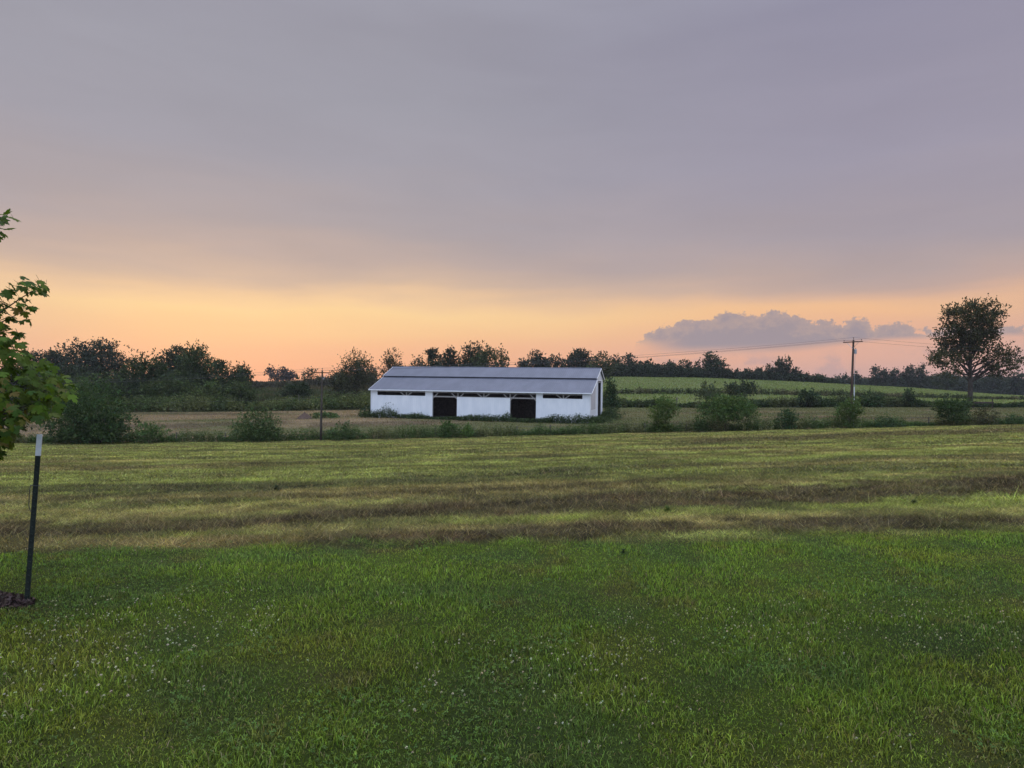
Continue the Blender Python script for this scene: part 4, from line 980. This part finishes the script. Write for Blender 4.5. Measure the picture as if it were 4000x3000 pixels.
far = [
 (3286, 1464, 28, 'broom', "ragged dark far tree beside the transformer pole, on the gap's side"),
 (3340, 1452, 24, 'mass', "dim far tree directly behind the transformer pole"),
 (3420, 1432, 20, 'twin', "thin far tree rising above the wood past the transformer pole"),
 (3450, 1441, 22, 'round', "round far tree, second past the transformer pole"),
 (3492, 1440, 24, 'dome', "low domed far tree, third past the transformer pole"),
 (3550, 1428, 28, 'mass', "bushy far tree halfway between the transformer pole and big tree"),
 (3592, 1427, 26, 'dome', "dark domed far tree nearest the big tree's low branches"),
 (3690, 1452, 40, 'mass', "dark far tree seen under the big tree's low branches"),
 (3880, 1456, 44, 'mass', "far tree seen past the big tree's trunk"),
 (3975, 1452, 40, 'round', "outermost far tree past the big tree"),
]
for px, top, hw, st, lb in far:
    plant("tree", lb, "tree", px, 370, top, hw, st, tint=(.032, .042, .027), cover=3.2, spike=.16, group=GW, limbs=6, leaf=1.0)
BIG = [(.05, .78, .50, .21), (-.28, .68, .32, .11), (.36, .70, .28, .13), (-.25, .88, .22, .09), (.3, .88, .26, .10), (.02, .93, .2, .065),
       (-.50, .45, .38, .08), (-.82, .435, .18, .05), (.57, .45, .42, .11), (.02, .58, .42, .10), (-.3, .54, .3, .08), (.90, .38, .14, .06), (.78, .52, .18, .05), (-.52, .33, .24, .045), (.55, .33, .26, .05), (.0, .54, .2, .06)]
plant("tree", "big lone dark tree with open branching crown rising above the crop rise", "tree", 3790, 135, 1178, 153, tint=(.045, .046, .020), cover=2.15, leaf=.42, spike=.15, lobes=BIG,
      trunk=.025, limbs=44, zmin=.24, ragged=.26, clump=.55, bark=M_BARK)
plant("tree", "dark round bush tree under the low branches of the big tree", "tree", 3700, 300, 1456, 44, 'dome', tint=(.030, .040, .022), cover=2.6, group=GW)

# small weeds standing in the hay field and lawn edge
def field_weed(px, row, hpx, label, tint):
    x, y = G(px, row); h = hpx / F * y; n = 44
    V, L, T, cc = [], [], [], []
    for q in range(n):                                     # every leaf starts on the central stalk
        a = rng.uniform(0, 6.283); z0 = rng.uniform(.05, .75) * h; ln = h * rng.uniform(.45, .85) * (1.1 - z0 / h * .6); wd = ln * rng.uniform(.16, .26)
        d = np.array([math.cos(a), math.sin(a), rng.uniform(.1, 1.0)]); d /= np.linalg.norm(d); sd = np.array([-math.sin(a), math.cos(a), 0])
        b = np.array([0, 0, z0]); k = len(V)
        V += [b, b + d * ln * .5 + sd * wd, b + d * ln - np.array([0, 0, ln * .2]), b + d * ln * .5 - sd * wd]; L += [k, k + 1, k + 2, k + 3]; T.append(4)
    k = len(V); V += [np.array([-.02 * h, 0, -.02]), np.array([.02 * h, 0, -.02]), np.array([0, 0, h * .8])]; L += [k, k + 1, k + 2]; T.append(3)
    cc = vary(np.tile(np.array(tint), (len(V), 1)), .15)
    tag(link("weed", raw_mesh("weed", np.array(V), np.array(L), T, cc), M_LEAF, None, (x, y, gz(x, y))), label, "weed", "broad leaved weeds in the mown grass")
field_weed(2436, 2170, 26, "small dark broad leaved weed at the lawn's back edge", (.030, .052, .022))
field_weed(2606, 2002, 28, "bright green broad leaved weed between two brown windrows", (.06, .11, .022))
field_weed(1078, 1918, 26, "dark low weed clump in the field below the wooden pole", (.03, .048, .02))
field_weed(3570, 1972, 24, "dark weed in the bright grass between windrows below the transformer pole", (.03, .045, .02))

# ------------------------------------------------------------------ staked post, mulch and maple beside the camera
def build_post():
    d = 4.96; b = at(104, 2362, d); zb = gz(b[0], d); t = at(155, 1697, d)
    root = thing("steel_post", "leaning dark green steel T post with white painted tip", "post", (b[0], d, zb))
    ax = t - np.array([b[0], d, zb]); Ln = np.linalg.norm(ax); ax /= Ln
    s = np.array([1, .25, 0]); s -= ax * s.dot(ax); s /= np.linalg.norm(s); q = np.cross(ax, s)
    def tee(z0, z1, g=0.0):
        mb = MB()
        def blk(s0, s1, q0, q1):
            c = [(s0, q0), (s1, q0), (s1, q1), (s0, q1)]
            mb.add([s * a + q * e + ax * z0 for a, e in c] + [s * a + q * e + ax * z1 for a, e in c], [(0, 3, 2, 1), (4, 5, 6, 7), (0, 1, 5, 4), (1, 2, 6, 5), (2, 3, 7, 6), (3, 0, 4, 7)])
        blk(-.0165 - g, .0165 + g, -.004 - g, .003 + g); blk(-.004 - g, .004 + g, .003 + g, .034 + g)
        return mb, blk
    mb, blk = tee(-.35, Ln - .155)
    for k in range(20):                                   # studs down the face
        c = ax * (.06 + k * .05) + q * -.006
        mb.bar(c - s * .006, c + s * .006, .010, .012)
    mb.build("shaft", M_POSTG, root)
    mb, blk = tee(Ln - .155, Ln, .0006); mb.build("painted_tip", M_POSTW, root)
    mb = MB(); c = ax * .865
    loop = [c + s * .022 - q * .012, c + s * .0 - q * .016, c - s * .028 - q * .012, c - s * .034 + ax * .002, c - s * .036 - ax * .06 - q * .004, c - s * .033 - ax * .15 - q * .002, c - s * .022 - ax * .185, c - s * .012 - ax * .19 - q * .01]
    mb.tube(loop, .0026, 6); mb.tube([c + s * .024 - q * .01, c + s * .02 + q * .02, c + q * .037, c - s * .03 + q * .02, c - s * .03 - q * .01], .0026, 6)
    mb.build("wire_tie", M_WIRE, root)
build_post()
def build_mulch():
    n = 5200; a = rng.uniform(0, 6.283, n); r = np.sqrt(rng.random(n))
    x = -4.08 + np.cos(a) * r * .60; y = 4.93 + np.sin(a) * r * .21
    hz = .075 * np.clip(1 - r ** 2.2, 0, 1) + rng.uniform(-.004, .012, n)
    d = rng.normal(0, 1, (n, 3)); d[:, 2] *= .35; d /= np.linalg.norm(d, axis=1, keepdims=True)
    w = np.cross(d, rng.normal(0, 1, (n, 3))); w /= np.linalg.norm(w, axis=1, keepdims=True)
    ln = rng.uniform(.012, .045, n)[:, None]; wd = rng.uniform(.005, .012, n)[:, None]
    P = np.stack([x, y, zg(x, y) + hz], 1); off = np.array([-4.08, 4.93, 0])
    V = np.stack([P - d * ln - w * wd, P + d * ln - w * wd, P + d * ln + w * wd, P - d * ln + w * wd], 1).reshape(-1, 3)
    c = np.repeat(vary(lerp(np.tile(C3(.05, .034, .030), (n, 1)), C3(.10, .070, .060), rng.random(n) ** 2), .2), 4, 0)
    g = 24; GV = []; GL_ = []
    for i in range(9):
        for j in range(g):
            rr = i / 8; th = 2 * math.pi * j / g; GV.append((-4.08 + math.cos(th) * rr * .60, 4.93 + math.sin(th) * rr * .21, .07 * (1 - rr ** 2.2) - .006))
    for i in range(8):
        for j in range(g): GL_.append((i * g + j, (i + 1) * g + j, (i + 1) * g + (j + 1) % g, i * g + (j + 1) % g))
    k = len(V); V = np.concatenate([V, np.array(GV)]) - off
    L = np.concatenate([np.arange(4 * n).reshape(-1, 4), np.array(GL_) + k]); c = np.concatenate([c, np.tile(C3(.04, .028, .024), (len(GV), 1))])
    tag(link("mulch_mound", raw_mesh("mulch_mound", V, L, np.full(len(L), 4), c), M_MULCH, None, tuple(off)), "low mound of dark brown bark mulch at the foot of the steel post", "mulch")
build_mulch()
def build_maple():
    T = np.array([-4.20, 5.0, 0.0]); T[2] = gz(T[0], T[1])
    root = thing("maple_tree", "young maple with lobed bright green leaves beside the steel post", "tree", tuple(T))
    half = [(.03, 0), (.10, .02), (.34, -.06), (.27, .06), (.40, .09), (.58, .18), (.47, .26), (.64, .46), (.44, .45), (.33, .40), (.24, .44), (.30, .60), (.24, .78), (.12, .74)]
    OUT = half + [(0, 1.0)] + [(-a, b) for a, b in reversed(half)]
    OUT = np.array([(0, 0)] + OUT); CEN = np.array([0, .36]); m = len(OUT)
    poly_main = np.array([(-60, 1330), (60, 1330), (110, 1362), (150, 1425), (205, 1430), (262, 1462), (305, 1520), (300, 1555), (255, 1600), (238, 1625), (195, 1640), (115, 1655), (72, 1715), (40, 1770), (0, 1790), (-120, 1790), (-160, 1500)], float)
    def inside(p, P):
        x, y = p; c = False; j = len(P) - 1
        for i in range(len(P)):
            if (P[i, 1] > y) != (P[j, 1] > y) and x < (P[j, 0] - P[i, 0]) * (y - P[i, 1]) / (P[j, 1] - P[i, 1]) + P[i, 0]: c = not c
            j = i
        return c
    pts, tips = [], []
    while len(pts) < 800:
        p = (rng.uniform(-160, 305), rng.uniform(1325, 1790))
        if inside(p, poly_main): pts.append(at(p[0] - 18, p[1] - 16, 4.95 + rng.normal(0, .24)))
    def bough(path, spread, n):
        path = np.array(path, float)
        for _ in range(n):
            t = rng.uniform(0, len(path) - 1); i = int(t); f = t - i
            q = path[i] * (1 - f) + path[min(i + 1, len(path) - 1)] * f
            pts.append(at(q[0] + rng.normal(0, spread), q[1] + rng.normal(0, spread), 4.9 + rng.normal(0, .07)))
    bough([(-80, 1225), (0, 1150), (50, 1120), (95, 1118), (140, 1112), (160, 1122)], 17, 40)
    bough([(0, 1180), (60, 1165), (100, 1190), (110, 1235)], 14, 22)
    bough([(-10, 1210), (30, 1235), (60, 1270), (55, 1300)], 15, 20)
    bough([(-20, 1260), (10, 1300), (20, 1330)], 16, 14)
    bough([(-60, 900), (0, 860), (28, 862)], 10, 11); bough([(-30, 915), (15, 905)], 10, 6)
    # the rest of the crown, out of the photograph
    while len(pts) < 1600:
        a = rng.normal(0, 1, 3); a /= np.linalg.norm(a); r = rng.random() ** .4
        p = T + np.array([a[0] * .85 * r - .1, a[1] * .8 * r, 2.1 + a[2] * 1.25 * r])
        u = p[0] / p[1] * F + 2000
        if u < -45: pts.append(p)
    P = np.array(pts); n = len(P)
    out = P - (T + np.array([0, 0, 1.7])); out[:, 2] *= .4; out /= np.linalg.norm(out, axis=1, keepdims=True)
    t = out * .8 + rng.normal(0, .45, (n, 3)); t[:, 2] -= .75; t /= np.linalg.norm(t, axis=1, keepdims=True)
    nm = out * .6 + np.array([0, 0, .9]) + rng.normal(0, .38, (n, 3)); sd = np.cross(t, nm); sd /= np.linalg.norm(sd, axis=1, keepdims=True); nm = np.cross(sd, t)
    size = rng.uniform(.050, .088, n)[:, None, None]
    Q = np.concatenate([OUT, [CEN]]); curl = -.28 * Q[:, 0] ** 2 - .16 * np.maximum(0, Q[:, 1] - .3) ** 2 + .03 * np.sin(Q[:, 0] * 9)
    cu = rng.uniform(.3, 2.0, n)[:, None, None]
    V = P[:, None, :] + size * (t[:, None, :] * Q[None, :, 1:2] + sd[:, None, :] * Q[None, :, 0:1] * .92 + nm[:, None, :] * curl[None, :, None] * cu)
    V = V.reshape(-1, 3) - T
    tri = np.array([(m, i, (i + 1) % m) for i in range(m)])
    L = (np.arange(n)[:, None, None] * (m + 1) + tri[None]).reshape(-1, 3)
    mixv = np.clip(rng.normal(.45, .3, n), 0, 1)[:, None]
    lc = C3(.040, .075, .012) * (1 - mixv) + C3(.100, .148, .020) * mixv
    lc[rng.random(n) < .05] = C3(.15, .13, .035)
    o = link("crown", raw_mesh("maple_crown", V, L, np.full(len(L), 3), np.repeat(vary(lc, .12), m + 1, 0)), M_MAPLE, root)
    mb = MB(); mb.tube([(0, 0, -.2), (.01, 0, .5), (-.01, .01, 1.2), (.02, 0, 2.0), (0, .01, 2.8), (.02, 0, 3.3)], [.034, .030, .026, .02, .012, .004], 9)
    def limb(z0, ends, r):
        for e in ends:
            e = np.array(e) - T; p0 = np.array([0, 0, z0]); p1 = p0 * .45 + e * .55 + [0, 0, .06]
            mb.tube([p0 * (1 - q) ** 2 + 2 * p1 * q * (1 - q) + e * q * q for q in np.linspace(0, 1, 7)], r * np.linspace(1, .22, 7), 6, False)
    limb(1.15, [at(190, 1560, 4.95), at(120, 1620, 4.75), at(230, 1500, 5.1), at(40, 1700, 4.9)], .011)
    limb(1.5, [at(120, 1430, 4.9), at(30, 1400, 5.1), at(150, 1480, 4.75)], .010)
    limb(1.75, [at(148, 1124, 4.9), at(100, 1215, 4.9), at(50, 1285, 4.9)], .010)
    limb(2.35, [at(22, 868, 4.9)], .007)
    for _ in range(16):
        e = P[rng.integers(0, n)]; limb(min(2.6, max(.9, e[2] - T[2] - .35)), [e], .008)
    for i in range(n):                                      # leaf stalks
        if i % 2 == 0: mb.tube([P[i] - T, P[i] - T - t[i] * .035 + np.array([0, 0, .012])], .0013, 3, False)
    mb.build("trunk", M_BARK, root, smooth=True)
build_maple()

# ------------------------------------------------------------------ the evening air
def build_haze():
    mb = MB(); mb.box((-620, -30, -24), (620, 640, 32)); o = mb.build("haze", None)
    m = bpy.data.materials.new("haze"); m.use_nodes = True; t = NT(m.node_tree)
    v = t.n('ShaderNodeVolumePrincipled'); v.inputs['Color'].default_value = (.82, .82, .90, 1)
    v.inputs['Density'].default_value = HAZE; v.inputs['Anisotropy'].default_value = .0
    out = t.n('ShaderNodeOutputMaterial'); t.l(v.outputs[0], out.inputs['Volume'])
    o.data.materials.append(m); tag(o, "thin bluish evening air over the fields", "haze", kind='stuff')
HAZE = .00012
build_haze()
